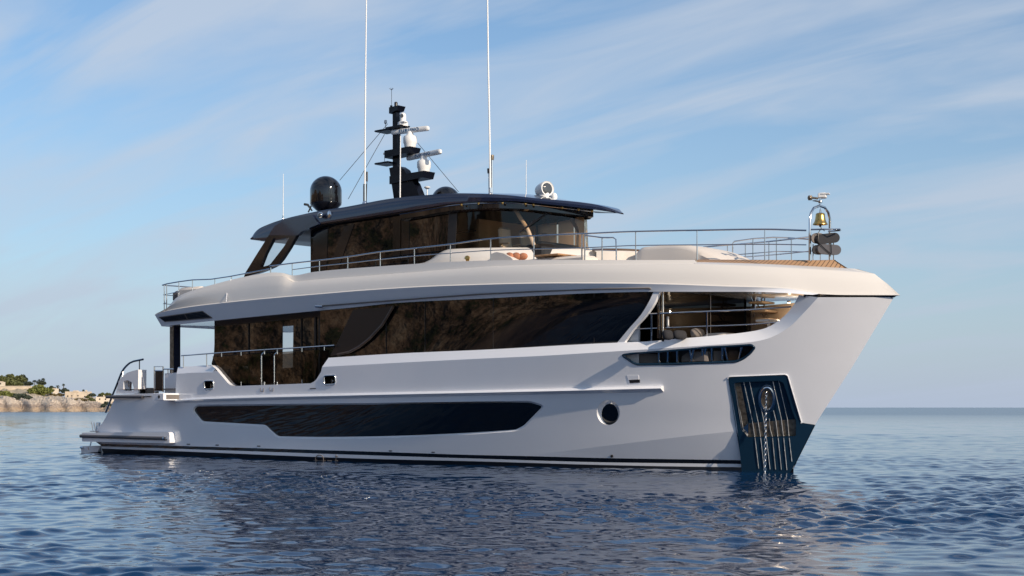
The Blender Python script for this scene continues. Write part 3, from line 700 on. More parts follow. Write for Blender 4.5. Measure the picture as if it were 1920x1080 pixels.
# side deck rail
RL = [(340, 667), (405, 662), (500, 655.5), (566, 651.5), (627, 647.5)]; fR = pchip(RL)
hr = lambda x, y: hS(x, y, .16)
k = MB(); k.tube(line3(RL, hr, 40), .026, 8); SR = part(k, 'side_deck_rail', 'steel')
def stan(px, y0, y1, fn, parent, r=.02, name='stanchion'):
    k = MB(); k.tube([fn(px, y0), fn(px, y1)], r, 8); return part(k, name, 'steel', parent)
for x, y1 in ((344, 689), (387.5, 687)): stan(x, fR(x), y1, hr, SR)
for x in (415.5, 452, 566, 608): stan(x, fR(x), fR(x)+8, hr, SR)
for x, a, b in ((415.5, 706, 712), (452, 716, 724), (566, 712, 719.5)): stan(x, a, b, hr, SR)
for x in (490.3, 514.3):
    k = MB(); k.tube([hr(x+6, fR(x)), hr(x+5.5, 661), hr(x+2, 663.5), hr(x, 667), hr(x, 700), hr(x, 722.5)], .026, 8); part(k, 'gate_post', 'steel', SR)
    stan(x+5.5, 655, 664, hr, SR, .03); stan(x+5.5, 716, 722, hr, SR, .03)
k = MB()
for x0, x1 in ((398, 488), (518, 600)):
    q = [hr(x0+(26 if x0 == 398 else 0), 716 if x0 == 398 else 720), hr(x1 if x0 == 398 else 588, 721.5 if x0 == 398 else 718), hr(x1, fR(x1)+6), hr(x0, fR(x0)+6)]
    k.add(q, [(0, 1, 2, 3)])
part(k, 'balustrade_glass', 'glasst', SR, smooth=False)

# ---- upper works: flank, soffit, bulwark band
n_ = 130
pxA = np.concatenate([np.linspace(303, 1508, n_)])
rowL = [hL(x) for x in pxA]; pxK = np.linspace(290, 1536, n_); rowK = [hC(x, fK(x), U(0)) for x in pxK]
mid = [tuple(np.array(a)*.45+np.array(b)*.55+np.array([0, .015, -.02])) for a, b in zip(rowL, rowK)]
fa_ = MB(); fa_.loft([rowL, mid, rowK])
capl = [rowL[0], mid[0], rowK[0]]; fa_.loft([[(x, -y, z) for x, y, z in capl], [(x-.25, 0, z) for x, y, z in capl], capl])
fa_.mirror(); FL = part(fa_, 'deck_fascia', 'white', angle=40)
sf = MB(); inn = [(x, y+.5 if y < -.5 else y*.5, z+.03) for x, y, z in rowL]; sf.loft([[(x, 0, z+.05) for x, y, z in inn], inn, rowL]); sf.mirror(); part(sf, 'deck_soffit', 'white', angle=False)
Tp = [(309, 583), (313, 579.5), (321, 573), (336, 559.5), (363, 548), (405, 537), (436, 530), (488, 520), (514, 517), (530, 517.5), (540, 523), (549, 528.7), (580, 526), (712, 516), (860, 504.6), (928, 500), (1088, 496), (1226, 495.5), (1303, 495), (1400, 498.5), (1500, 503.5), (1600, 509.5), (1640, 513.5)]
Ep = [(309, 582.5), (313, 578.5), (319, 571), (333, 556.5), (361, 544.6), (405, 532), (436, 524), (488, 513.6), (514, 510.8), (528, 511.5), (538, 514.5), (549, 516.5), (587, 510), (712, 499.4), (844, 491), (918, 488.3), (1001, 487.2), (1180, 487.5), (1303, 487.5)]
fT, fE = pchip(Tp), pchip(Ep)
def insT(px): return .06+.26*smooth(309, 480, px)
def insE(px): return .10+.40*smooth(309, 520, px)
N2 = 200
def par(f, a, b, g, n=N2): return [g(x, f(x)) for x in np.linspace(a, b, n)]
sp = np.concatenate([np.linspace(0, .1, 40), np.linspace(.1, 1, 160)[1:]])
kx = 290+sp*(1688-290)
KK = [hC(x, fK(x), U(0)) for x in kx]; tx = 309+sp*(1640-309); TT = [hC(x, fT(x), U(insT(x))) for x in tx]
K2 = [(k_[0]-.06, min(0, k_[1]+.09), k_[2]+.045) for k_, t_ in zip(KK, TT)]
M1 = [tuple(np.array(k_)*.5+np.array(t_)*.5+np.array([0, -.02 if k_[1] < -.05 else 0, .02])) for k_, t_ in zip(KK, TT)]
M2 = [tuple(np.array(k_)*.12+np.array(t_)*.88+np.array([0, -.03 if k_[1] < -.05 else 0, -.0])) for k_, t_ in zip(KK, TT)]
band = MB(); band.loft([KK, K2, M1, M2, TT])
ee = np.linspace(309, 1303, 150); T2 = [hC(x, fT(x), U(insT(x))) for x in ee]; T3 = [(x, y+.12*smooth(480, 560, q_), z+.025*smooth(480, 560, q_)) for (x, y, z), q_ in zip(T2, ee)]; EE = [hC(x, fE(x), U(insE(x))) for x in ee]
E2 = [(x, y+.10, z) for x, y, z in EE]; E3 = [(x, y+.14, z-.33) for x, y, z in E2]
band.loft([T2, T3, EE, E2, E3])
band.loft([[KK[0], TT[0]], [(KK[0][0]-.25, 0, KK[0][2]), (TT[0][0]-.25, 0, TT[0][2])]])
# nose top: from the ledge line in to the teak
TL = [(1303, 491.8), (1400, 494.6), (1500, 499.5), (1587, 504.6)]; TU = [(1303, 486.6), (1434, 487.2), (1520, 487.8), (1564, 488.6)]
fTL, fTU = pchip(TL), pchip(TU)
PTL, PTU = (3.32, 20, 35.25, 3), (2.75, 20, 34.75, 3)
tl = [hC(x, fTL(x), PTL) for x in np.linspace(1303, 1587, 60)]; tu = [hC(x, fTU(x), PTU) for x in np.linspace(1303, 1564, 60)]
tt = [hC(x, fT(x), U(insT(x))) for x in np.linspace(1303, 1640, 60)]
nt_ = [p for p in tt if p[0] > 34.3]; band.loft([nt_, [(x, 0, z+.0) for x, y, z in nt_]])
band.loft([tt, [(a[0]*.3+b[0]*.7, a[1]*.3+b[1]*.7, max(a[2], b[2])+.0) for a, b in zip(tt, tl)], tl])
band.mirror(); BD = part(band, 'bulwark_band', 'cream', angle=32)
tk = MB(); tk.loft([tl, tu, [(x, 0, z+.03) for x, y, z in tu]]); tk.mirror(); part(tk, 'foredeck_teak', 'teak', angle=25)
k = MB(); k.loft([[hC(x, 557.6, U(.07)) for x in np.linspace(1507, 1676, 40)], [hC(x, min(552.6, fK(x)-.5) if x < 1536 else 553, U(.05)) for x in np.linspace(1507, 1684, 40)]]); k.mirror(); part(k, 'bow_black_bar', 'gloss_black', angle=False)  # black bar along the lower edge of the nose
# underside of the nose
un = MB(); kk2 = [p for p in KK if p[0] > 33.4]; un.loft([[(x, 0, z-.02) for x, y, z in kk2], [(x, y, z-.015) for x, y, z in kk2]]); un.mirror(); part(un, 'nose_underside', 'white', BD, angle=False)
dk = MB(); dk.loft([E3, [(x, 0, z) for x, y, z in E3]]); dk.mirror(); part(dk, 'upper_deck', 'cream', angle=False)
k = MB(); k.tube([facet(x, y, .02) for x, y in ((598, 574), (680, 567.5), (750, 562.3), (900, 551.5), (1000, 546.5), (1140, 541.2), (1218, 540.2), (1221, 542.5))], .028, 6); aw = part(k, 'awning_track', 'greyfab')
k = MB(); k.tube([facet(595, 573, .08), facet(608, 573.5, .08)], .05, 8); part(k, 'track_fitting', 'steel', aw)
vg = zoom(6.4, 280, 480, (122, 735), (640, 662), (755, 740), (190, 785)); q = [facet(x, y, .015) for x, y in vg]
k = MB(); k.add(q, [(3, 2, 1, 0)]); vgo = part(k, 'vent_grille', 'gloss_black', smooth=False)
k = MB(); k.tube(q, .022, 6, closed=True); a_ = [facet(x, y, .03) for x, y in zoom(6.4, 280, 480, (432, 700), (470, 760))]; k.tube(a_, .02, 6); part(k, 'grille_frame', 'greyfab', vgo)
for f_ in (.25, .45, .65, .85):
    k = MB(); A_ = np.array(q); k.tube([tuple(A_[0]+(A_[3]-A_[0])*f_+np.array((0, -.02, 0))), tuple(A_[1]+(A_[2]-A_[1])*f_+np.array((0, -.02, 0)))], .012, 6); part(k, 'grille_slat', 'dark', vgo)
k = MB(); k.tube([tuple(np.array(hC(x, y, U(ins)))+np.array((0, -.045, 0))) for x, y, ins in ((435, 524, .4), (430, 535, .3), (427, 550, .16), (426, 566, .0))], .012, 6); part(k, 'band_seam', 'white', BD)

# ---- sky lounge on the upper deck
NC = 44
def cabpts(a, b, grow_=0.0, n=NC):                # outline of the cabin from station a round the front to b on port
    P = (CAB[0]+grow_, CAB[1], CAB[2]+grow_, CAB[3]); xs_ = P[2]-(P[2]-a)*(1-np.sin(np.linspace(0, math.pi/2, n)))
    s_ = [(x, -hb(x, P)) for x in xs_]; return s_+[(x, -y) for x, y in reversed(s_[:-1])]
def zbase(x): return 7.74-.022*(x-20)
WS0 = 20.55
ws = MB(); cp = cabpts(WS0, 0); wrow = [(x, y, zbase(x)-.06) for x, y in cp]; ws.loft([wrow, [(x-.10*smooth(22, 25, x), y, 9.15) for x, y in cp]])
WSO = part(ws, 'windscreen', 'wind', angle=False)
sg = MB(); xs_ = np.linspace(12.95, WS0, 20); sg.loft([[(x, -hb(x, CAB), 6.8) for x in xs_], [(x, -hb(x, CAB), 9.35) for x in xs_]]); SGO = part(sg, 'lounge_side_glass', 'glass', angle=False); pm(SGO)
def cabpix(x, y): return hC(x, y, (CAB[0]+.02, CAB[1], CAB[2], CAB[3]))
def cpatch(name, pts, m_, par, T=.03):
    k = MB(); k.prism([cabpix(*p) for p in pts], (0, T, 0)); return part(k, name, m_, par, smooth=False)
cpatch('raked_pillar', [(664, 420), (645, 425), (618, 500), (636, 498)], 'gloss_black', SGO)
cpatch('glass_pillar', [(737, 395), (768, 392), (766, 486), (736, 490)], 'gloss_black', SGO)
cpatch('glass_pillar', [(587, 420), (615, 415), (612, 505), (586, 508)], 'gloss_black', SGO)
cpatch('glass_mullion', [(751, 393), (752.5, 393), (752, 488), (750.6, 488)], 'greyfab', SGO, .02)
cpatch('glass_pillar', [(842, 385), (858, 384), (853, 468), (838, 470)], 'dark', SGO)
# bulkhead, floor and furnishing of the lounge
k = MB(); k.box((13.0, 0, 8.1), (.08, 5.0, 2.6)); part(k, 'aft_bulkhead', 'gloss_black', smooth=False)
k = MB(); k.box((18.8, 0, 7.0), (11.4, 4.9, .1)); part(k, 'lounge_floor', 'wood', smooth=False)
k = MB(); k.box((20.2, .9, 8.0), (.12, 3.3, 2.0)); k.box((18.0, 2.3, 8.0), (4.5, .1, 2.0)); part(k, 'lounge_wall', 'tan', smooth=False)
k = MB(); k.box((23.6, 0, 7.45), (1.0, 3.2, .62), bev=.12); k.box((23.35, 0, 7.8), (.5, 2.2, .22), bev=.06); part(k, 'helm_console', 'dark', angle=30)
for yy in (-1.0, .15, 1.2):
    k = MB(); k.lathe((22.0, yy, 7.05), [(.2, 0), (.09, .08), (.07, .5)], 12); hs = part(k, 'helm_seat', 'steel')
    k = MB(); k.box((22.05, yy, 7.66), (.6, .62, .16), bev=.06); part(k, 'seat_cushion', 'pad', hs)
    k = MB(); k.box((21.78, yy, 8.1), (.16, .6, .85), bev=.07, ry=-.15); part(k, 'seat_back', 'pad', hs)
    for s_ in (-1, 1):
        k = MB(); k.box((22.05, yy+s_*.34, 7.9), (.45, .08, .07), bev=.03); part(k, 'armrest', 'tan', hs)
for yy in (-1.5, 1.6):
    k = MB(); k.tube([(23.6, yy, 7.7), (23.3, yy, 8.3), (22.75, yy, 9.0)], .07, 10); part(k, 'cabin_post', 'tan')
k = MB()
for i_ in range(4): xs_ = np.linspace(19.2+i_*1.2, 20.3+i_*1.2, 8); k.loft([[(x, hb(x, CAB)-.12, 7.75) for x in xs_], [(x, hb(x, CAB)-.12, 9.05) for x in xs_]])
part(k, 'roller_blind', 'blind', WSO)
# white coaming under the windscreen
co = MB(); c1 = cabpts(19.0, 0, .06); c2 = cabpts(18.6, 0, .35)
def zc_(x): return zbase(x)-.02-(.75*(1-smooth(18.5, 20.6, x)))
co.loft([[(x, y, 6.3) for x, y in c2], [(x, y, min(7.25, zc_(x))) for x, y in c2], [(x*.4+x2*.6, y*.4+y2*.6, zc_(x)-.05) for (x, y), (x2, y2) in zip(c2, c1)], [(x, y, zc_(x)) for x, y in c1], [(x, y*.93, zc_(x)) for x, y in c1]])
CO = part(co, 'coaming', 'cream', angle=50)
k = MB(); c3 = hC(876, 486, (2.9, 19, 25.2, 3)); k.lathe(c3, [(.13, -.02), (.13, .02), (.08, .05)], 14, rot=Matrix.Rotation(math.pi/2, 3, 'X')); part(k, 'coaming_fitting', 'brass', CO)

# ---- hardtop
RTp = [(470.5, 447), (474, 441), (483, 430.6), (502, 421), (531, 411), (581, 399), (606, 394), (641, 389), (739, 371.5), (802, 365.5), (856, 362.3), (920, 363.8), (1010, 372), (1106, 381.5), (1141, 389.5), (1167, 400)]
RBp = [(471, 449.5), (487, 450.5), (520, 449.5), (545, 443), (558, 438.5), (577, 427.5), (593, 421.5), (606, 419), (668, 409.5), (772, 394), (856, 381), (893, 378), (957, 377), (1017, 382), (1080, 388.5), (1125, 394), (1150, 398), (1168, 401.5)]
fRT, fRB = pchip(RTp), pchip(RBp)
sq = np.concatenate([np.linspace(0, .12, 24), np.linspace(.12, 1, 100)[1:]])
PT, PB = (2.86, 18, 26.36, 2.6), (2.95, 18, 26.42, 2.6)
rT = [hC(470.5+s_*(1167-470.5), fRT(470.5+s_*(1167-470.5)), PT) for s_ in sq]; rB = [hC(471+s_*(1168-471), fRB(471+s_*(1168-471)), PB) for s_ in sq]
rM = [tuple(np.array(a)*.5+np.array(b)*.5+np.array([0, -.06 if a[1] < -.1 else 0, 0])) for a, b in zip(rT, rB)]
xa = rT[0][0]
def aftb(x): return -.45*(1-smooth(xa, xa+1.4, x))      # the trailing edge bows aft across the beam
def arch(P, ks, dz): return [[(x+aftb(x)*(1-k_*k_), y*k_, z+dz*min(1, -y/2.2)**2*(1-k_*k_)) for x, y, z in P] for k_ in ks]
ht = MB(); up = arch(rT, (1, .96, .85, .65, .4, 0), .20); ht.loft(list(reversed(up)))
ht.loft([rB, rM, rT][::1]) ; dn = arch(rB, (1, .9, .5, 0), .05); ht.loft(dn[::-1][::-1] if False else dn)
e_ = [[p[0] for p in dn[::-1]], ]
endT = [r[0] for r in up]; endB = [r[0] for r in arch(rB, (1, .96, .85, .65, .4, 0), .05)]; ht.loft([endT, endB])
ht.mirror()
HT = part(ht, 'hardtop', 'navy', angle=38)
cl = MB(); ci = [[(x, y*k_, z-.012) for x, y, z in rB] for k_ in (.97, .5, 0)]; ci = [[(x+aftb(x)*(1-k_*k_), y, z+.05*(1-k_*k_)) for x, y, z in r] for r, k_ in zip(ci, (.97, .5, 0))]; cl.loft(ci).mirror(); part(cl, 'ceiling_lining', 'bronze', HT, angle=False)
bo = MB(); c4 = cabpts(18.2, 0, .22); c5 = cabpts(18.2, 0, .10)
def zrb(x): return np.interp(x, [p[0] for p in rB], [p[2] for p in rB])
bo.loft([[(x, y, min(zrb(x), 9.3)-.30) for x, y in c5], [(x, y, min(zrb(x), 9.3)-.24) for x, y in c4], [(x, y, zrb(x)+.03) for x, y in c4]]); BR = part(bo, 'windscreen_brow', 'gloss_black', HT, angle=40)
k = MB(); k.tube([(x, y, min(zrb(x), 9.3)-.06) for x, y in cabpts(18.2, 0, .24)], .014, 6); part(k, 'brow_trim', 'steel', BR)
for px in (865, 897, 942, 985, 1000, 1054, 1085, 1110):
    p = hC(px, fRB(px)+6, (CAB[0]+.4, CAB[1], CAB[2]+.5, CAB[3])); k = MB(); k.lathe((p[0], p[1], p[2]), [(.03, 0), (.045, .03), (.045, .06)], 10); part(k, 'downlight', 'brass', HT)
k = MB(); w1 = hC(1034, 393, (2.65, 19, 24.95, 3)); w2 = hC(986, 428, (2.68, 19, 24.98, 3)); w3 = hC(1046, 388, (2.75, 19, 25.1, 3)); k.tube([w3, w1, w2], [.035, .03, .018], 8)
a_ = hC(975, 436, (2.66, 19, 24.96, 3)); b_ = hC(1004, 411, (2.66, 19, 24.96, 3)); k.tube([a_, b_], .02, 6); part(k, 'wiper', 'black', WSO)
# under-edge lamp strips
k = MB(); k.tube([hC(x, fRB(x)+1.6, (2.87, 18, 26.3, 2.6)) for x in np.linspace(606, 818, 20)], .014, 6); part(k, 'edge_strip', 'wood', HT)
# raked aft arch legs with their glass
AO = zoom(4.8, 460, 340, (212, 484), (262, 470), (470, 468), (440, 520), (395, 600), (330, 700), (285, 752), (250, 772), (200, 795), (130, 822), (60, 842), (0, 860), (-14, 864), (0, 822), (100, 660))
AI = roundpoly(zoom(4.8, 460, 340, (252, 512), (398, 505), (345, 590), (225, 745), (205, 757), (132, 774), (180, 650)), 2)
ya = -3.0; hya = lambda x, y: hy(x, y, ya)
k = MB(); k.sheet(xz(AO, hya), [xz(AI, hya)], lambda x, z: ya, step=(.4, .3))
nv = len(k.v); k.add([(x, ya+.16, z) for x, y, z in k.v[:nv]], [tuple(reversed(f)) for f in k.f])
k.loft([ring(AO, 0, lambda x, y, i: hya(x, y)), ring(AO, 0, lambda x, y, i: hy(x, y, ya) and (hya(x, y)[0], ya+.16, hya(x, y)[2]))], close_u=True)
k.loft([[(hya(*p)[0], ya+.16, hya(*p)[2]) for p in AI], [hya(*p) for p in AI]], close_u=True)
AR = part(k, 'roof_arch', 'gloss_black', angle=30)
ag = MB(); ag.sheet(xz(AI, hya), [], lambda x, z: ya+.08); AG = part(ag, 'arch_glass', 'clear', AR, angle=False)
c_ = AR.copy(); c_.scale = (1, -1, 1); COL.objects.link(c_); g_ = AG.copy(); COL.objects.link(g_); g_.parent = c_
# navy fairing that blends the arch into the roof edge
k = MB(); q = zoom(4.8, 460, 340, (212, 486), (225, 458), (262, 405), (340, 352), (480, 322), (600, 300), (660, 385), (560, 425), (500, 455), (470, 486))
P_ = [hy(x, y, ya-.03) for x, y in q]; k.prism(P_, (0, .16, 0)); pm(part(k, 'arch_fairing', 'navy', angle=30))

# ---------------------------------------------------------------- rails of the upper deck
TR = [(506, 499), (549, 493.5), (585, 489.5), (652, 481.5), (712, 472.3), (777, 465.5), (844, 457.8), (920, 447.5), (1001, 442), (1091.5, 438.3), (1180, 434.3), (1307, 431.6), (1434, 429.8), (1512, 432)]
MR = [(549.5, 505.5), (599.6, 499), (651.7, 493.5), (713, 486.5), (777, 480), (860, 473.6), (920, 469.5), (1001, 467), (1091, 464.8), (1192, 460.3), (1307, 459), (1434, 458), (1512, 459)]
fTR, fMR = pchip(TR), pchip(MR)
RAIL = (3.32, 20, 35.45, 3)
hRl = lambda x, y: hC(x, y, RAIL)
def mir(o): return pm(o)
def rail_run(name, pts, r, parent=None, n=60): k = MB(); k.tube(line3(pts, hRl, n), r, 8); return part(k, name, 'steel', parent)
k = MB(); tp = line3(TR, hRl, 110); a0 = hRl(506, 499); k.tube([hRl(507.5, 511), hRl(507.5, 502)]+tp, .027, 8)
UR = part(k, 'upper_rail', 'steel')
k = MB(); k.tube(line3(MR, hRl, 110), .018, 8); part(k, 'mid_rail', 'steel', UR)
SX = [548, 599, 652, 713, 777, 844.5, 920, 1001, 1192, 1307, 1434]
for x in SX: stan(x, fTR(x), (fE(x) if x < 1303 else fTU(x))+1, hRl, UR, .02)
for x in (1091, 1096.5): stan(x, fTR(x), 488, hRl, UR, .026)
k = MB(); k.tube([hRl(1097, 441.5), hRl(1129, 445.5), hRl(1150, 445.5), hRl(1155, 449), hRl(1155.5, 470), hRl(1155.5, 488)], .024, 8); k.tube([hRl(1129, 445.5), hRl(1129, 488)], .022, 8); k.tube([hRl(1097, 468), hRl(1155, 470)], .015, 8)
part(k, 'rail_gate', 'steel', UR)
# the port rail: the same run mirrored, forward part only
def sub(P3, x0): return [(x, -y, z) for x, y, z in P3 if x > x0]
k = MB(); pt_ = sub(tp, 27.6); k.tube([(pt_[0][0], pt_[0][1], pt_[0][2]-.9)]+pt_, .024, 8); PR = part(k, 'upper_rail', 'steel')
k = MB(); k.tube(sub(line3(MR, hRl, 110), 27.6), .017, 8); part(k, 'mid_rail', 'steel', PR)
for x in SX[-3:]+[1240, 1375, 1470]:
    a_, b_ = hRl(x, fTR(x)), hRl(x, (fE(x) if x < 1303 else fTU(x)))
    k = MB(); k.tube([(a_[0], -a_[1], a_[2]), (b_[0], -b_[1], b_[2]-.1)], .02, 8); part(k, 'stanchion', 'steel', PR)
# inner port gate rail
yq = 1.9
k = MB(); g_ = [(1374, 488), (1374, 456), (1377, 452.5), (1412, 447.5), (1450, 445), (1480, 446), (1516, 448.5)]; k.tube([hy(x, y, yq) for x, y in g_], .022, 8); GR = part(k, 'inner_rail', 'steel')
k = MB(); k.tube([hy(x, y, yq) for x, y in ((1376, 478), (1412, 475), (1456, 471.5), (1516, 472))], .016, 8); part(k, 'mid_rail', 'steel', GR)
for x, y0 in ((1412, 447.5), (1456, 445.3)):
    k = MB(); k.tube([hy(x, y0, yq), hy(x, 488, yq)], .02, 8); part(k, 'stanchion', 'steel', GR)
# stern rail of the upper deck
hq = lambda x, y: hy(x, y, -3.4)
A_ = [hq(x, y) for x, y in ((304.5, 534.5), (313, 532), (336, 528), (361, 524.7), (396, 523.5), (430, 518.5), (470, 511), (506, 504))]
k = MB(); c0 = A_[0]; st_ = [(c0[0]+.1, -y, c0[2]) for y in (-3.0, -2, -1, 0)]; k.tube([tuple(q) for q in reversed(A_)]+[(c0[0]-.02, -3.2, c0[2]), (c0[0], -2.9, c0[2]), (c0[0], 0, c0[2]), (c0[0], 2.9, c0[2]), (c0[0]+.1, 3.3, c0[2]), (c0[0]+4, 3.4, c0[2]+.2)], .026, 8)
SRL = part(k, 'stern_rail', 'steel')
for dz in (.42, .80):
    k = MB(); k.tube([(A_[2][0], -3.4, A_[2][2]-dz) if dz < .5 else (A_[1][0], -3.4, A_[1][2]-dz), (c0[0]+.04, -3.38, c0[2]-dz), (c0[0], -3.2, c0[2]-dz), (c0[0], 3.2, c0[2]-dz)], .016, 8); part(k, 'mid_rail', 'steel', SRL)
for px, y0, y1 in ((308, 534, 582), (312.5, 532.5, 582), (335.5, 528, 557), (361, 525, 546), (403, 522.5, 533), (434, 518, 524)):
    stan(px, y0, y1, hq, SRL, .02)
for yy in (-2.2, -.8, .8, 2.4):
    k = MB(); k.tube([(c0[0], yy, c0[2]), (c0[0], yy, c0[2]-1.0)], .02, 8); part(k, 'stanchion', 'steel', SRL)
k = MB(); b_ = hy(350, 548, -2.2); k.box((b_[0], -2.2, b_[2]-.2), (.9, .9, .5), bev=.1); LB = tag(k.build('deck_locker', M['greyfab']), 'grey covered locker behind the stern rail of the upper deck', 'locker')
k = MB(); k.box((b_[0]+1.1, -2.6, b_[2]-.12), (1.6, .7, .5), bev=.12); tag(k.build('stern_cushion', M['pad']), 'cream cushion on the upper deck beside the grey locker', 'cushion')
# rails of the fore-deck opening
h5 = lambda x, y: hS(x, y, .46)
OR_ = [(1207, 589), (1300, 585), (1404, 580.8), (1484, 575)]; OM = [(1181, 617.5), (1300, 612.5), (1404, 608.5), (1458, 604)]
k = MB(); k.tube(line3(OR_, h5, 30), .026, 8); FR = part(k, 'foredeck_rail', 'steel')
k = MB(); k.tube(line3(OM, h5, 30), .018, 8); part(k, 'mid_rail', 'steel', FR)
for x in (1221.5, 1325.5): stan(x, pchip(OR_)(x), fC2(x)+2, h5, FR, .024)

# ---------------------------------------------------------------- saloon front, fore-deck lounge
XW = 29.9
hw_ = lambda x, y: hx(x, y, XW)
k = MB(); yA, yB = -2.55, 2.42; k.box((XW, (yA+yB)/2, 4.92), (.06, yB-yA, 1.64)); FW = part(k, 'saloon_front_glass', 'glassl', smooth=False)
for px, r in ((1238, .03), (1327.5, .014), (1411, .055)):
    p = hw_(px, 600); k = MB(); k.tube([(XW+.06, p[1]+.06, 4.2), (XW+.06, p[1]+.06, 5.72)], r, 10); part(k, 'chrome_post', 'steel', FW)
p = hw_(1400, 600); k = MB(); k.box((XW+.05, p[1], 4.5), (.06, .28, 2.5)); part(k, 'dark_post', 'gloss_black', FW, smooth=False)
k = MB(); c_ = hw_(1202, 610); k.box((XW-.02, -2.66, 4.95), (.06, .26, 1.5)); part(k, 'side_door', 'gloss_black', FW, smooth=False)
k = MB(); k.box((XW+.07, hw_(1249, 604)[1], hw_(1249, 604)[2]), (.05, .05, .36)); part(k, 'door_handle', 'plastic', FW, smooth=False)
# lounge seat against the glass
sf_ = thing('deck_sofa', 'low grey sofa on the covered fore deck behind the bow opening', 'sofa', (30.6, 0, 3.3))
k = MB(); k.box((30.75, -.2, 3.62), (1.0, 3.8, .5), bev=.1); k.build('seat', M['greyfab'], sf_); k = MB(); k.box((30.28, -.2, 4.02), (.25, 3.8, .42), bev=.1); k.build('backrest', M['greyfab'], sf_)
def pillow(px, py, w, h, m_, label, x=30.55, rot=.2):
    p = hx(px, py, x); k = MB(); k.sphere((0, 0, 0), (.12, w/2, h/2), 16, 10)
    k.v = [(a, math.copysign(abs(b/(w/2))**.6*w/2, b), math.copysign(abs(c/(h/2))**.6*h/2, c)) for a, b, c in k.v]
    c_, s_ = math.cos(-rot), math.sin(-rot); k.v = [(p[0]+a*c_+c*s_, p[1]+b, p[2]-a*s_+c*c_) for a, b, c in k.v]
    tag(k.build('pillow', M[m_]), label, 'pillow', 'pillows on the fore deck sofa')
pillow(1252, 628, .42, .32, 'darkfab', 'black pillow at the left end of the fore deck sofa'); pillow(1275, 628, .62, .30, 'darkfab', 'wide charcoal pillow between the black and the grey pillow', 30.6)
pillow(1308, 625, .7, .32, 'greyfab', 'plump brown grey pillow in the middle of the fore deck sofa', 30.7)
k = MB(); p = hx(1362, 630, 31.2); k.box((p[0], p[1], p[2]-.06), (.9, 1.5, .26), bev=.1); tag(k.build('ottoman', M['pad']), 'beige upholstered bench cushion at the right end of the fore deck sofa', 'bench')
# warm panelled wall closing the far side
k = MB(); xs_ = np.linspace(29.8, 34.6, 24); k.loft([[(x, max(.02, B(x, 4.2)-.35), 3.35) for x in xs_], [(x, max(.02, B(x, 5.0)-.35), 5.5) for x in xs_]]); part(k, 'far_bulwark_wall', 'tanw', angle=False)
def downlight(x, y, z, w):
    k = MB(); k.lathe((x, y, z), [(.05, -.02), (.06, 0), (.06, .03)], 14); d_ = part(k, 'ceiling_downlight', 'steel')
    m = bpy.data.materials.get('lit_lamp') or mat('lit_lamp', (1, .9, .75)); b = m.node_tree.nodes['Principled BSDF']; b.inputs['Emission Color'].default_value = (1, .85, .65, 1); b.inputs['Emission Strength'].default_value = 1.5
    k = MB(); k.lathe((x, y, z-.03), [(.04, -.004), (.045, .006)], 14); part(k, 'lamp_lens', m, d_)
    l = bpy.data.lights.new('wall_fill_light', 'POINT'); l.energy = w; l.color = (1, .80, .58); l.shadow_soft_size = .018; lo = bpy.data.objects.new('wall_fill_light', l); COL.objects.link(lo); lo.location = (x, y, z-.12)  # point light added to brighten the far wall, in place of sunlight there
p_ = hx(1452, 551.5, 32.4); downlight(32.3, 1.15, 5.46, 18)
# stairs to the bow on the port side
STt = thing('boarding_stairs', 'timber stair treads on brackets inside the far bow bulwark', 'stairs', (33, 2, 3.3))
for px, py in ((1430, 552), (1428, 568), (1434, 584), (1440, 600)):
    p = hy(px, py, 2.05); k = MB(); k.box(p, (.55, .8, .08), bev=.02); k.build('tread', M['tan'], STt)
    k = MB(); k.tube([(p[0]-.2, 2.05, p[2]), (p[0]-.05, 2.2, p[2]-.28), (p[0]+.12, 2.05, p[2])], .03, 6); k.build('bracket', M['steel'], STt)
k = MB(); p = hx(1441, 602, 32.6); k.box((p[0], p[1], p[2]), (.5, .75, .08), bev=.02); k.tube([(p[0], p[1], 3.3), (p[0], p[1], p[2])], .05, 8); tag(k.build('side_table', M['plastic']), 'small white table under the stair treads on the fore deck', 'table')

# ---------------------------------------------------------------- upper fore deck furniture
def deckz(px): return hC(px, fE(min(px, 1303)), U(insE(px)))[2]
k = MB(); X0, X1 = 27.95, 31.25; zt_ = 7.38; rows = []
for t_ in np.linspace(0, 1, 22):
    x = X0+(X1-X0)*t_; top_ = zt_-.62*max(0, (t_-.45)/.55)**1.7-.05*t_; e = .14*max(0, 1-t_/.06)
    zb = 6.35; wd = 1.35
    rows.append([(x, -wd, zb), (x, -wd-.03, max(zb+.05, top_-.16-e)), (x, -wd+.10, max(zb+.06, top_-.03-e)), (x, -wd+.3, max(zb+.07, top_-e)), (x, 0, max(zb+.07, top_+.02-e)), (x, wd-.3, max(zb+.07, top_-e)), (x, wd, max(zb+.05, top_-.16-e)), (x, wd, zb)])
k.loft(rows); k.add(rows[0], [tuple(range(8))]); k.add(rows[-1], [tuple(range(7, -1, -1))])
tag(k.build('sun_pad', M['pad'], angle=50), 'long cream sun pad sloping down towards the bow on the upper fore deck', 'sun pad')
SO = thing('bow_sofa', 'curved cream sofa with a teak capping just forward of the windscreen', 'sofa', (27, 0, 6.6))
cz = 7.28
arc = [(27.6-.9*abs(t_)**3*1.2, 1.9*t_) for t_ in np.linspace(-1, 1, 30)]
def so_row(dx, z): return [(x+dx, y, z) for x, y in arc]
k = MB(); k.loft([so_row(.18, 6.4), so_row(.18, cz-.05), so_row(.1, cz), so_row(-.08, cz), so_row(-.15, cz-.06), so_row(-.2, 6.8)]); k.build('backrest', M['pad'], SO, angle=50)
k = MB(); k.tube(so_row(.0, cz+.035), .045, 8); k.build('capping', M['wood'], SO)
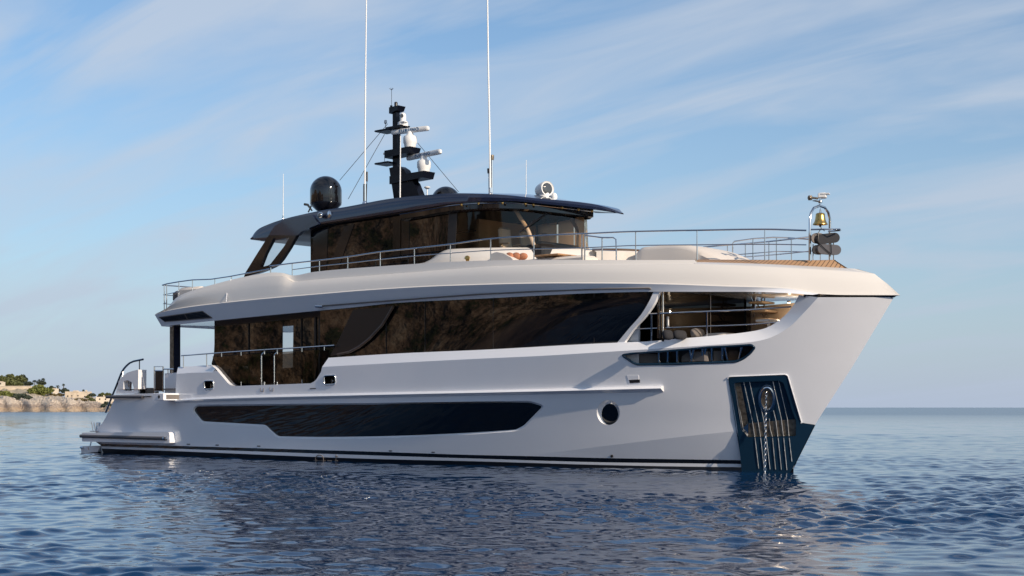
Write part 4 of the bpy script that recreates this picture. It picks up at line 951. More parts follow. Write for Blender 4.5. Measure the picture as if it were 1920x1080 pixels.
k = MB(); k.box((26.7, 0, 6.72), (1.2, 2.8, .4), bev=.1); k.build('seat', M['pad'], SO)
# side settee in front of the coaming with cushions, and teak tables
def hyl(px, py, y): return hy(px, py, y)
SE = thing('side_settee', 'cream side settee with a rounded end in front of the windscreen', 'settee', (24, -2.4, 6.7))
k = MB(); q = [hy(x, y, -2.75) for x, y in ((919, 492), (921, 476), (930, 472.5), (943, 475), (958, 483), (966, 492))]; k.prism(q, (0, .7, 0)); k.build('end_panel', M['cream'], SE, angle=40)
k = MB(); a_ = hy(1000, 487, -2.4); k.box((a_[0]+.6, -2.2, a_[2]-.15), (3.6, .8, .3), bev=.08); k.build('seat', M['pad'], SE)
for i, (px, py, lab) in enumerate(((957, 480.5, 'terracotta cushion lying against the settee end'), (968, 481, 'terracotta cushion in the middle of the three on the settee'), (980.5, 482, 'terracotta cushion nearest the teak table'))):
    p = hy(px, py, -2.5+.1*i); k = MB(); k.sphere((0, 0, 0), (.2, .13, .13), 14, 8); a_ = .7-.5*i
    k.v = [(p[0]+x*math.cos(a_)+z*math.sin(a_), p[1]+y, p[2]-x*math.sin(a_)+z*math.cos(a_)+.02*math.sin(9*x+i)) for x, y, z in k.v]
    tag(k.build('cushion', M['orange']), lab, 'cushion', 'terracotta cushions on the side settee')
for px0, px1, py, y_, lab in ((1016, 1062, 482, -2.2, 'teak folding table top beside the terracotta cushions'), (1050, 1087, 484, -1.9, 'teak folding table nearest the rail gate')):
    a_, b_ = hy(px0, py, y_), hy(px1, py, y_); T_ = thing('teak_table', lab, 'table', ((a_[0]+b_[0])/2, y_, a_[2]-.6), 'teak tables on the upper fore deck')
    k = MB(); k.box(((a_[0]+b_[0])/2, y_, a_[2]), (b_[0]-a_[0], .9, .06), bev=.02); k.build('table_top', M['teakp'], T_)
    for s_ in (-1, 1):
        k = MB(); k.tube([((a_[0]+b_[0])/2+s_*.4, y_, a_[2]), ((a_[0]+b_[0])/2-s_*.2, y_, a_[2]-.65)], .03, 6); k.build('leg', M['steel'], T_)
k = MB(); p = hy(1124, 478, 0); k.box((p[0]-3.2, 1.6, 7.75), (.5, .6, .25), bev=.04); part(k, 'coaming_box', 'plastic', CO)

# ---------------------------------------------------------------- bell arch at the bow
XB = 34.05
hb_ = lambda x, y: hx(x, y, XB)
ar = [(1518.3, 489), (1518.3, 440), (1518.5, 412), (1520.5, 400), (1526, 390), (1536.5, 385.8), (1546.5, 389), (1553, 398), (1556, 411), (1556, 440), (1555.8, 490)]
k = MB(); k.tube([hb_(*p) for p in ar], .042, 10); BA = part(k, 'bell_arch', 'steel')
k = MB(); k.tube([hb_(1524.5, 458), hb_(1524.5, 490)], .022, 8); k.tube([hb_(1563, 452), hb_(1563, 490)], .025, 8); part(k, 'stanchion', 'steel', BA)
k = MB(); bx_ = [(XB+.02, -.52, hb_(1522, 431)[2]), (XB+.45, -.42, hb_(1522, 432)[2]), (XB+.75, 0, hb_(1540, 434)[2]), (XB+.5, .5, hb_(1560, 436)[2]), (XB, .62, hb_(1560, 435)[2])]; k.tube(bx_, .026, 8); part(k, 'bow_pulpit_rail', 'steel', BA)
k = MB(); k.tube([hb_(1537.5, 387), hb_(1537.5, 372)], .03, 8); k.lathe(hb_(1538, 378), [(.06, -.05), (.07, 0), (.05, .05)], 12); part(k, 'camera_mast', 'steel', BA)
k = MB(); p = hb_(1542, 367); k.box(p, (.26, .26, .17), rz=.4, bev=.03); k.box((p[0]+.1, p[1]+.03, p[2]+.05), (.24, .28, .03), rz=.4); part(k, 'lamp_housing', 'plastic', BA)
k = MB(); p = hb_(1527, 371.5); k.tube([hb_(1533, 372), hb_(1516, 370)], .035, 8); k.lathe(hb_(1519, 371), [(.06, -.07), (.085, 0), (.06, .07)], 10); k.box(hb_(1531, 377), (.12, .3, .02)); part(k, 'horn', 'plate', BA)
BL = thing('ship_bell', 'polished brass bell hanging in the steel arch at the bow', 'bell', (XB, 0, hb_(1538, 411)[2]))
p = hb_(1538, 421.3); s_ = 1/58.0
k = MB(); prf = [(.03, 21.2), (6.2, 21), (8.2, 19.5), (8.6, 15), (9.6, 9), (11.3, 4), (13.4, 1.3), (13.6, 0), (12.2, .4), (9, 4), (7, 14), (.03, 19)]; k.lathe(p, [(a*s_, b*s_) for a, b in prf], 28); k.build('bell_body', M['brass'], BL, angle=60)
k = MB(); k.tube([hb_(1538, 386.5), hb_(1538, 393)], .012, 6); k.tube([tuple(np.array(hb_(1538, 396.5))+np.array((0, .045*math.cos(a), .06*math.sin(a)))) for a in np.linspace(0, 6.28, 14)[:-1]], .013, 6, closed=True); k.build('hanger', M['steel'], BL)
k = MB(); k.tube([hb_(1538, 420), hb_(1538, 423)], .03, 8); q = hb_(1538, 423.5); k.sphere(q, .04, 8, 6); k.tube([q, hb_(1540, 428), hb_(1546, 433)], .012, 6); k.build('clapper', M['dark'], BL)
DS = thing('anchor_ball', 'black collapsible anchor ball shape lashed under the brass bell', 'day shape', (XB, 0, hb_(1545, 458)[2]))
def stad(px, py, w, h, tilt, x, m_, T=.10):
    L_ = w/2-h/2; pts = [(L_+h/2*math.cos(a), h/2*math.sin(a)) for a in np.linspace(-math.pi/2, math.pi/2, 12)]+[(-L_+h/2*math.cos(a), h/2*math.sin(a)) for a in np.linspace(math.pi/2, 1.5*math.pi, 12)]
    c_, s2 = math.cos(tilt), math.sin(tilt); P_ = [hx(px+a*c_-b*s2, py+a*s2+b*c_, x) for a, b in pts]
    k = MB(); k.prism(P_, (T, 0, 0)); return k.build('shape_disc', M[m_], DS, angle=40)
stad(1533, 447, 26, 20, .05, XB+.14, 'greyfab', .03); stad(1548, 447.5, 43, 19, -.12, XB+.18, 'darkfab'); stad(1533, 468.5, 22, 18, .1, XB+.16, 'darkfab', .03); stad(1550, 468, 44, 19, .08, XB+.18, 'rubber')
k = MB(); k.tube([hx(x, y, XB+.32) for x, y in ((1535, 455), (1546, 466), (1558, 476))], .016, 6); k.tube([hx(x, y, XB+.32) for x, y in ((1558, 456), (1559, 476))], .016, 6); k.tube([hx(x, y, XB+.3) for x, y in ((1540, 428), (1534, 437), (1535, 456))], .014, 6); k.build('lashing', M['dark'], DS)

# ---------------------------------------------------------------- mast, domes, aerials on the hardtop
h0 = lambda x, y: hy(x, y, 0.0)
def zq(*p): return zoom(4.5, 690, 150, *p)
def slab(name, pts, w, m_, par=None, y0=0.0, ang=30):
    P_ = [hy(x, y, y0-w/2) for x, y in pts]; k = MB(); k.prism(P_, (0, w, 0)); return part(k, name, m_, par, angle=ang)
MA = slab('mast_base', zq((178, 742), (235, 728), (265, 728), (305, 755), (322, 790), (390, 870), (432, 975), (430, 1030), (222, 1030)), .34, 'mastp')
slab('mast_column', zq((207, 262), (238, 262), (244, 440), (248, 740), (208, 740)), .2, 'mastp', MA)
k = MB(); zp = lambda y: h0(740, 150+y/4.5)[2]
def platform(x0, x1, zb, zt, w0, w1, name='mast_platform', lip=.0):
    x0 += .1; x1 -= .2
    k = MB(); vs = [(x0, -w0/2, zb), (x1, -w1/2, zb+.06), (x1, w1/2, zb+.06), (x0, w0/2, zb), (x0, -w0/2, zt), (x1+.1, -w1/2, zt), (x1+.1, w1/2, zt), (x0, w0/2, zt)]
    k.add(vs, [(3, 2, 1, 0), (4, 5, 6, 7), (0, 1, 5, 4), (1, 2, 6, 5), (2, 3, 7, 6), (3, 0, 4, 7)]); return part(k, name, 'mastp', MA, smooth=False)
xm = h0(737, 300)[0]
def xat(zx, zy): q = zq((zx, zy))[0]; return h0(*q)[0]
def zat(zx, zy): q = zq((zx, zy))[0]; return h0(*q)[2]
platform(xat(185, 260), xat(302, 240), zat(240, 280), zat(240, 228), .30, .4)
platform(xat(172, 415), xat(335, 400), zat(250, 425), zat(250, 395), .5, .5)
platform(xat(165, 640), xat(415, 600), zat(250, 655), zat(250, 592), .55, .62)
platform(xat(200, 860), xat(535, 815), zat(300, 872), zat(300, 805), .45, .62)
for (zx, zy) in ((120, 440), (120, 714)):
    k = MB(); a_ = h0(*zq((zx, zy))[0]); b_ = h0(*zq((205, zy+6))[0]); k.box(((a_[0]+b_[0])/2, 0, a_[2]), (b_[0]-a_[0]+.2, .7, .07), bev=.02); part(k, 'mast_spreader', 'mastp', MA)
for (zx, z0, z1, cap_) in ((148, 440, 350, 1), (140, 705, 625, 0)):
    a_, b_ = h0(*zq((zx, z0))[0]), h0(*zq((zx, z1))[0]); k = MB(); k.tube([a_, b_], .014, 6); k.lathe((b_[0], 0, b_[2]-.02), [(.03, -.08 if cap_ else 0), (.06, -.04 if cap_ else .0), (.06, .06), (.03, .08)], 12); part(k, 'gps_aerial', 'plastic', MA)
k = MB(); k.tube([h0(*zq((196, 250))[0]), h0(*zq((196, 215))[0])], .05, 8); k.tube([h0(*zq((199, 215))[0]), h0(*zq((199, 80))[0])], .009, 6)
tq = h0(*zq((197, 85))[0])
for a in np.linspace(0, 6.28, 7)[:-1]: k.tube([tq, (tq[0]+.09*math.cos(a), .09*math.sin(a), tq[2]+.07)], .007, 5)
part(k, 'lightning_spike', 'dark', MA)
k = MB(); a_ = h0(*zq((236, 228))[0]); k.lathe(a_, [(.07, 0), (.07, .16), (.05, .2)], 12); part(k, 'mast_light', 'dark', MA)
# thermal camera
a_ = h0(*zq((295, 392))[0]); k = MB(); k.lathe(a_, [(.2, 0), (.22, .05), (.2, .16), (.13, .2)], 20); k.lathe((a_[0], 0, a_[2]+.18), [(.12, 0), (.13, .2), (.10, .33), (.03, .37)], 20); k.box((a_[0]+.14, -.1, a_[2]+.14), (.28, .2, .06), bev=.02); TCm = part(k, 'camera_turret', 'plastic', MA)
k = MB(); k.lathe((a_[0]+.06, -.115, a_[2]+.4), [(.03, -.01), (.075, 0), (.06, .03)], 16, rot=Matrix.Rotation(math.pi/2+.0, 3, 'X') @ Matrix.Rotation(.5, 3, 'Y')); part(k, 'camera_lens', 'lens', TCm)
# two open-array radars
def radar(zc, ends, name_y=0.0):
    c_ = h0(*zq(zc)[0]); k = MB(); r_ = .27
    k.lathe((c_[0], 0, c_[2]), [(r_*.78, 0), (r_*.86, .06), (r_*.86, .12), (r_, .20), (r_, .38), (r_*.9, .45), (r_*.62, .48), (r_*.5, .53), (r_*.45, .64)], 28); R_ = part(k, 'radar_pedestal', 'plastic', MA, angle=40)
    (u0, v0), (u1, v1) = zq(*ends); z_ = c_[2]+.68
    P0, P1 = hz(u0, v0, z_), hz(u1, v1, z_)
    return c_, R_, z_
def scanner(zc, rz, L_):
    c_, R_, z_ = radar(zc, ((200, 445), (520, 482))); k = MB()
    pr_ = [(-.085, -.04), (-.085, .05), (-.05, .10), (.05, .10), (.085, .05), (.085, -.04), (.05, -.09), (-.05, -.09)]
    d = Vector((math.cos(rz), math.sin(rz), 0)); n_ = Vector((math.sin(rz), -math.cos(rz), 0)); rows = []
    for t_, s_ in ((-L_/2, .6), (-L_/2+.04, .95), (-L_/2+.1, 1.0), (L_/2-.1, 1.0), (L_/2-.04, .95), (L_/2, .6)):
        rows.append([tuple(Vector((c_[0], 0, z_))+d*t_+n_*a*s_+Vector((0, 0, b*s_))) for a, b in pr_])
    k.loft(rows, close_u=True); k.add(rows[0], [tuple(range(8))]); k.add(rows[-1], [tuple(range(7, -1, -1))])
    S_ = part(k, 'radar_scanner', 'plastic', R_, angle=40)
    cu = bpy.data.curves.new('lettering', 'FONT'); cu.body = 'FURUNO'; cu.size = .175; cu.align_x = 'CENTER'; cu.align_y = 'CENTER'; cu.extrude = .004; cu.space_character = 1.28; cu.offset = .004
    tmp = bpy.data.objects.new('lettering', cu); COL.objects.link(tmp); bpy.context.view_layer.update(); me_ = bpy.data.meshes.new_from_object(tmp.evaluated_get(bpy.context.evaluated_depsgraph_get())); bpy.data.objects.remove(tmp)
    me_.materials.clear(); me_.materials.append(M['letter']); to = bpy.data.objects.new('lettering', me_); COL.objects.link(to); to.parent = S_
    q = Vector((c_[0], 0, z_+.005))+n_*.089; to.location = q-root_loc(S_); to.rotation_euler = (math.pi/2, 0, rz); to.scale = (1.15, 1, 1)
    return S_
def rz_for(ends, L_):                               # heading of a level bar whose two ends appear at these pixels
    (u0, v0), (u1, v1) = zq(*ends); return u0, v0, u1, v1
scanner((355, 572), rad(41.4-32), 1.80)
scanner((472, 780), rad(41.4-49), 2.15)
# satellite domes
def dome(px, py, y, r, h):
    c_ = hy(px, py, y); k = MB(); pr_ = [(r*.48, 0), (r*.6, .04), (r*.97, h*.19), (r, h*.25), (r, h*.57)]+[(r*math.cos(a), h*.57+(h*.43)*math.sin(a)) for a in np.linspace(.15, math.pi/2-.02, 12)]
    k.lathe(c_, pr_, 40); return part(k, 'satellite_dome', 'gloss_black', angle=60)
dome(611, 397, -1.7, .635, 1.42); dome(836, 416, 1.7, .60, 1.42)
k = MB(); k.tube([hy(585, 395, -1.7), hy(577, 384, -1.7), hy(571, 383, -1.7)], [.03, .05, .05], 8); k.tube([hy(578, 398, -1.75), hy(584, 385, -1.7)], .03, 8); part(k, 'deck_floodlight', 'plate')
# whip aerials
def whip(px, py, y, pts, r0, r1, name='whip_aerial', m_='plastic', base=None):
    a_ = hy(px, py, y); P_ = [a_]+[hy(u, v, y) for u, v in pts]; k = MB(); n_ = len(P_)
    k.tube(P_, [r0+(r1-r0)*i/(n_-1) for i in range(n_)], 8); w = part(k, name, m_)
    if base:
        k = MB(); k.tube([hy(px, py+6, y), hy(base[0], base[1], y)], r0*1.9, 8); k.lathe(hy(px, py, y), [(r0*3, -.1), (r0*3, .04), (r0*2, .1)], 10); part(k, 'aerial_base', 'steel', w)
    return w
whip(684, 382, -2.2, ((684.5, 250), (685.5, 130), (687, 0), (688, -40)), .034, .018, base=(684, 345))
whip(919.5, 366, .6, ((918, 250), (915.5, 120), (914, 0), (913.5, -60)), .038, .022, base=(919, 352))
whip(531, 412, -2.4, ((531, 370), (531.3, 326)), .018, .010, base=(531, 404))
whip(986.5, 371, -.5, ((986.5, 330), (986.8, 300)), .014, .009)
whip(750, 374, -1.6, ((750.5, 310), (751, 255)), .026, .018)
w_ = whip(922.5, 366, .75, ((922.5, 330), (922.5, 297)), .045, .045, 'ensign_staff', 'steel')
k = MB(); k.lathe(hy(922.5, 297, .75), [(.07, -.06), (.08, 0), (.08, .12), (.03, .14)], 12); part(k, 'staff_head', 'plate', w_)
k = MB(); k.tube([hy(916, 325, .6), hy(915.5, 316, .6)], .045, 8); k.tube([hy(916.5, 366, .6), hy(916, 325, .6)], .01, 6); part(k, 'aerial_coupler', 'dark', w_)
k = MB(); k.tube([hy(688, 340, -2.15), hy(688, 322, -2.15)], .035, 8); k.tube([hy(687, 378, -2.15), hy(688, 340, -2.15)], .014, 6); part(k, 'aerial_coupler', 'dark', w_)
# mast stays
for (a_, b_) in (((727, 232, 0), (637, 338, -2.0)), ((721, 252, 0), (653, 373, -2.2)), ((783, 268, .2), (860, 360, 1.5))):
    k = MB(); k.tube([hy(*a_), hy(*b_)], .011, 6); part(k, 'mast_stay', 'dark', MA)
# searchlight, GPS mushrooms, deck lamp
SLg = h0(1022, 371); k = MB(); k.lathe((SLg[0], 0, SLg[2]), [(.26, 0), (.26, .06), (.2, .12), (.18, .26)], 24); SP = part(k, 'searchlight_base', 'plastic')
dirv = Vector((.93, -.30, .06)).normalized(); rot = dirv.to_track_quat('Z', 'Y').to_matrix(); c_ = h0(1021, 355.5)
k = MB(); k.lathe(c_, [(.02, -.46), (.15, -.42), (.23, -.30), (.27, -.1), (.285, .18), (.27, .22), (.24, .19)], 28, rot=rot); SH = part(k, 'searchlight_head', 'plastic', SP, angle=50)
k = MB(); k.lathe(tuple(Vector(c_)+dirv*.17), [(.235, 0), (.2, .03), (.1, .045), (.01, .05)], 28, rot=rot); part(k, 'searchlight_lens', 'lens', SH)
k = MB(); q = h0(1039, 369.5); k.sphere(q, (.12, .12, .16), 16, 10); part(k, 'gps_dome', 'plastic', SP)
k = MB(); a_ = hy(801, 366, .3); k.tube([(a_[0], a_[1], a_[2]-.2), (a_[0], a_[1], a_[2]+.25)], .022, 8); k.lathe((a_[0], a_[1], a_[2]+.25), [(.06, 0), (.12, .04), (.12, .07), (.05, .10)], 16); part(k, 'gps_mushroom', 'plastic')
k = MB(); q = hC(607, 404, PB); rt_ = Vector((.35, -.9, .1)).to_track_quat('Z', 'Y').to_matrix(); k.lathe((q[0]-.06, q[1]-.06, q[2]), [(.05, -.05), (.1, 0), (.12, .1), (.1, .14)], 16, rot=rt_); dl_ = part(k, 'roof_lamp', 'steel', HT)
k = MB(); k.lathe((q[0]-.02, q[1]-.20, q[2]), [(.09, -.01), (.06, .02)], 14, rot=rt_); part(k, 'lamp_glass', 'lens', dl_)
k = MB(); q = hC(618, 403, PB); k.sphere((q[0], q[1]-.02, q[2]), (.12, .03, .17), 14, 8); part(k, 'lamp_plate', 'steel', dl_)

# ---------------------------------------------------------------- stern
ys = -3.97; hs_ = lambda x, y: hy(x, y, ys)
k = MB(); P_ = [hs_(x, y) for x, y in roundpoly([(153, 811.3), (315.5, 810), (317.5, 813), (318, 831.3), (153.8, 827.8)], 2)]
k.prism(P_, (0, -2*ys, 0)); SPl = part(k, 'swim_platform', 'white', angle=30)
k = MB(); k.tube([(hs_(152.5, 817.6)[0], ys-.03, hs_(152.5, 817.6)[2]), (hs_(313, 822)[0], ys-.03, hs_(313, 822)[2])], .075, 10); k.tube([(hs_(152.5, 817.6)[0]-.03, ys-.03, hs_(152.5, 817.6)[2]), (hs_(152.5, 817.6)[0]-.03, -ys, hs_(152.5, 817.6)[2])], .075, 10); fd = part(k, 'rubbing_strake', 'rubber', SPl)
k = MB(); a_ = hs_(311, 822); k.tube([(a_[0]-.1, ys-.03, a_[2]), (a_[0]+.14, ys-.03, a_[2])], [.085, .05], 10); part(k, 'strake_cap', 'steel', fd)
k = MB(); P_ = [hy(x, y, -3.3) for x, y in ((151, 836.5), (189, 835.5), (183, 847.5), (152.5, 848))]; k.prism(P_, (0, 1.2, 0)); tb = part(k, 'trim_tab', 'white', smooth=False)
k = MB(); k.tube([hy(171, 828, -3.2), hy(169, 836, -3.2)], .03, 8); k.box(hy(166, 841, -3.31), (.05, .02, .12)); k.tube([hy(151, 839, -3.35), hy(156, 839, -3.35)], .05, 8); part(k, 'tab_ram', 'steel', tb)
k = MB(); P_ = [hy(x, y, -3.78) for x, y in ((211.5, 740.5), (288, 737.2), (288, 747.5), (211, 748.8))]; k.prism(P_, (0, 7.4, 0)); AD = part(k, 'aft_deck_slab', 'white', smooth=False)
k = MB(); k.tube([hy(200, 744.3, -3.9), hy(268, 744.3, -3.9)], .07, 10); k.tube([hy(268, 743.8, -3.9), hy(283, 743, -3.9)], .03, 8); part(k, 'deck_edge_strake', 'rubber', AD)
# bulwark wing with its mooring opening
WO = zq45 = [(140+x/4.5, 640+y/4.5) for x, y in ((345, 442), (360, 385), (372, 335), (400, 300), (440, 266), (490, 249), (537, 239), (535, 442))]
WI = roundpoly([(140+x/4.5, 640+y/4.5) for x, y in ((412, 336), (450, 327), (485, 348), (500, 395), (498, 416), (412, 416))], 2)
yw = -3.62; hyw = lambda x, y: hy(x, y, yw)
k = MB(); k.sheet(xz(WO, hyw), [xz(WI, hyw)], lambda x, z: yw, step=(.3, .2)); nv = len(k.v)
k.add([(x, yw+.42, z) for x, y, z in k.v[:nv]], [tuple(reversed(f)) for f in k.f])
k.loft([[hyw(*p) for p in WO], [(hyw(*p)[0], yw+.42, hyw(*p)[2]) for p in WO]], close_u=True); k.loft([[(hyw(*p)[0], yw+.42, hyw(*p)[2]) for p in WI], [hyw(*p) for p in WI]], close_u=True)
WG = part(k, 'stern_wing', 'white', angle=30); pm(WG)
k = MB(); k.box(tuple(np.array(hyw(258.5, 734))+np.array((.04, .2, 0))), (.1, .25, .14)); part(k, 'wing_socket', 'dark', WG, smooth=False)
k = MB(); hh = [(140+x/4.5, 640+y/4.5) for x, y in ((262, 600), (290, 530), (320, 452), (350, 380), (376, 312), (403, 250), (440, 204), (490, 170), (545, 159), (577, 152))]; k.tube(line3([(y, x) for x, y in hh[::-1]], lambda y, x: hy(x, y, -3.45), 30), .045, 8)
GB = part(k, 'stern_handrail', 'navy'); k = MB(); k.tube([hy(261.5, 677, -3.45), hy(261.5, 694, -3.45)], .025, 8); k.tube([hy(230.5, 697, -3.45), hy(229.5, 706, -3.5)], .03, 8); part(k, 'rail_stay', 'navy', GB)
pm(GB)
def bollard(px, py, y, s_=1.0):
    c_ = hy(px, py, y); k = MB(); k.box((c_[0], c_[1], c_[2]+.02), (.6*s_, .25, .04), bev=.01)
    for d0, d1 in ((-.2, -.3), (-.02, -.1), (.04, .12), (.2, .3)): k.tube([(c_[0]+d0*s_, c_[1], c_[2]), (c_[0]+d1*s_, c_[1], c_[2]+.42*s_)], [.03, .045], 8)
    return part(k, 'mooring_bollard', 'steel')
bollard(239, 731.5, -3.35); bollard(180, 809.5, -3.5)
k = MB()
for px in (223, 226.5, 230): k.tube([hy(px, 732, -3.4), hy(px, 714, -3.4)], .035, 8)
part(k, 'fairlead_posts', 'steel', WG)
# fold-out boarding wing
c_ = hy(306.3, 744, -4.62); T_ = .30
k = MB(); k.box((c_[0]-.36, -4.18, c_[2]), (.72, .88, T_), bev=.02); FW2 = part(k, 'boarding_wing', 'white', angle=30)
k = MB(); k.box((c_[0]+.006, -4.13, c_[2]), (.02, .7, .18)); part(k, 'wing_panel_inset', 'greyfab', FW2, smooth=False)
k = MB(); k.lathe((c_[0]-.30, -4.625, c_[2]), [(.07, -.005), (.07, .01), (.03, .02)], 14, rot=Matrix.Rotation(math.pi/2, 3, 'X')); part(k, 'hinge_boss', 'dark', FW2)
gq = lambda x, y: hy(x, y, -3.5)
k = MB(); k.tube([gq(289.8, 736), gq(289.8, 687.3), gq(306, 687.3), gq(306, 735)], .035, 8); k.tube([gq(289.8, 695), gq(306, 695)], .03, 8); k.tube([gq(289.8, 733), gq(306, 732.5)], .03, 8); GT = part(k, 'boarding_gate', 'steel')
k = MB(); k.prism([gq(291, 733), gq(305, 732.5), gq(305, 695), gq(291, 695)], (0, .03, 0)); part(k, 'gate_panel', 'bronze', GT, smooth=False)
k = MB(); k.prism([gq(309, 700), gq(334, 698.5), gq(334, 737), gq(309, 737)], (0, .5, 0)); part(k, 'aft_bulwark', 'white', smooth=False)
k = MB(); k.tube([gq(307, 692), gq(326, 692)], .03, 8); k.tube([gq(315, 692), gq(315, 700)], .02, 8); k.tube([gq(322, 692), gq(322, 700)], .02, 8); part(k, 'gate_rail', 'steel', GT)
k = MB(); a_ = hy(330, 610, -2.75); b_ = hy(330, 700, -2.75); k.box((a_[0], -2.75, (a_[2]+b_[2])/2), (.16, .34, a_[2]-b_[2])); AP_ = part(k, 'deck_pillar', 'navy', smooth=False)
k = MB(); k.box((a_[0]-.05, -2.93, (a_[2]+b_[2])/2), (.26, .03, a_[2]-b_[2])); part(k, 'pillar_cladding', 'plate', AP_, smooth=False)
k = MB(); p = hy(275, 735, 1.2); k.box((p[0], 1.2, p[2]), (.7, 1.0, .4), bev=.08); tag(k.build('deck_pouf', M['wood']), 'small brown pouf on the stern deck behind the white wing', 'pouf')

# ================================================================ the coast on the left
def land_top(u):                                    # photo column -> rows of the terrain steps
    return None
def headland():
    us = np.linspace(-130, 262, 340); zs = np.concatenate([np.linspace(690, 760, 44), np.linspace(763, 980, 30)])
    g = np.random.default_rng(3); ph = g.uniform(0, 6.28, (14, 3)); rows = []
    ridge = pchip([(-130, 744), (0, 745), (40, 747), (80, 748), (110, 749.5), (140, 748.5), (165, 752), (185, 758), (205, 762), (230, 764), (262, 769)])
    back = pchip([(-130, 726), (0, 728), (55, 731), (95, 742), (118, 744), (160, 744), (185, 750), (205, 753), (230, 760), (262, 769)])
    for Z in zs:
        row = []
        for u in us:
            n = sum(math.sin(u*(.05+.06*i)+Z*(.02+.035*i)+ph[i, 0])/(1+.45*i) for i in range(14))
            shore = 697+6*math.sin(u*.05)+4*math.sin(u*.17+1); t = smooth(shore-4, shore+34, Z)
            h1, h2 = pxh(ridge(u), 728), pxh(back(u), 800)
            h = -1.5+(h1+1.5)*t+max(0, h2-h1)*smooth(745, 800, Z)+(1.0*t+.25)*n*.36+g.normal()*.24*t*(1-.6*smooth(745, 800, Z))
            if u > 238: h = h*(1-smooth(238, 258, u))-2*smooth(238, 258, u)
            row.append(campt(u, Z, h))
        rows.append(row)
    k = MB(); k.loft(rows)
    m = M['rock']; nt = m.node_tree; b = nt.nodes['Principled BSDF']
    # dark wet band and dry scrub by height and slope-free noise
    geo = nt.nodes.new('ShaderNodeNewGeometry'); sp_ = nt.nodes.new('ShaderNodeSeparateXYZ'); nt.links.new(geo.outputs['Position'], sp_.inputs[0])
    nz = nt.nodes.new('ShaderNodeTexNoise'); nz.inputs['Scale'].default_value = .42; nz.inputs['Detail'].default_value = 6; nt.links.new(geo.outputs['Position'], nz.inputs[0])
    ad = nt.nodes.new('ShaderNodeMath'); ad.operation = 'MULTIPLY_ADD'; ad.inputs[1].default_value = 5.5; nt.links.new(nz.outputs['Fac'], ad.inputs[0]); nt.links.new(sp_.outputs['Z'], ad.inputs[2])
    rp_ = nt.nodes.new('ShaderNodeValToRGB'); mr = nt.nodes.new('ShaderNodeMapRange'); mr.inputs['From Min'].default_value = 2; mr.inputs['From Max'].default_value = 14; nt.links.new(ad.outputs[0], mr.inputs['Value']); nt.links.new(mr.outputs[0], rp_.inputs[0])
    el = rp_.color_ramp.elements; el[0].position = 0.0; el[0].color = (.10, .07, .045, 1); el[1].position = .16; el[1].color = (.46, .30, .15, 1)
    for p_, c_ in ((.26, (.18, .12, .09, 1)), (.34, (.24, .17, .13, 1)), (.42, (.62, .52, .41, 1)), (.7, (.66, .56, .45, 1)), (.82, (.36, .30, .18, 1)), (1.0, (.42, .36, .22, 1))): e = el.new(p_); e.color = c_
    old = b.inputs['Base Color'].links[0].from_socket; ml = nt.nodes.new('ShaderNodeMix'); ml.data_type = 'RGBA'; ml.inputs[0].default_value = .6
    nt.links.new(old, ml.inputs['A']); nt.links.new(rp_.outputs[0], ml.inputs['B']); nt.links.new(ml.outputs['Result'], b.inputs['Base Color'])
    o = k.build('headland', m, angle=False); o['kind'] = 'structure'
headland()
def leaves(mb, c, R, n, s_, g):
    for _ in range(n):
        v = g.normal(size=3); v /= np.linalg.norm(v)+1e-9; rr_ = g.uniform(.45, 1.05)**.6
        p = np.array(c)+v*rr_*np.array(R)
        a = g.normal(size=3); a /= np.linalg.norm(a); b_ = np.cross(a, g.normal(size=3)); b_ /= np.linalg.norm(b_)+1e-9; q = s_*g.uniform(.6, 1.4)
        mb.add([p+a*q, p+b_*q, p-a*q*.8, p-b_*q*.8], [(0, 1, 2, 3)])
gT = np.random.default_rng(21)
def tree(u, vtop, vbase, wpx, Z, m_, name, label, cat, trunk=.18, flat=1.0, grp=None, clumps=7):
    base = campt(u, Z, pxh(vbase, Z)-.8); zt_ = pxh(vtop, Z); zb = pxh(vbase, Z); hgt = zt_-zb; wm = wpx/F*Z
    T_ = thing(name, label, cat, base, grp); k = MB()
    k.tube([(base[0], base[1], base[2]), (base[0]+.1, base[1]+.1, zb+hgt*.35), (base[0]+.2, base[1], zb+hgt*.7)], [hgt*.05+.05, hgt*.035+.04, .04], 7)
    for i in range(3): a = 2.1*i; k.tube([(base[0]+.1, base[1]+.1, zb+hgt*.3), (base[0]+wm*.25*math.cos(a), base[1]+wm*.25*math.sin(a), zb+hgt*.62)], [hgt*.025+.03, .03], 5)
    k.build('trunk', M['trunk'], T_)
    k = MB(); hcr = hgt*(1-trunk); zc = zb+hgt*trunk+hcr*.5
    for i in range(clumps):
        f_ = i/max(1, clumps-1)-.5; du = f_*wm*.72; hh_ = 1-1.1*abs(f_)**1.6
        c_ = (base[0]+CA*du+gT.normal()*wm*.06, base[1]+SA*du+gT.normal()*wm*.06, zb+hgt*trunk+hcr*hh_*(.35 if i % 2 else .58)*flat)
        R_ = (wm*.23, wm*.23, hcr*hh_*.40*flat); leaves(k, c_, R_, 230, min(.55, .05*wm+.22), gT)
    return k.build('crown', M[m_], T_, smooth=False)
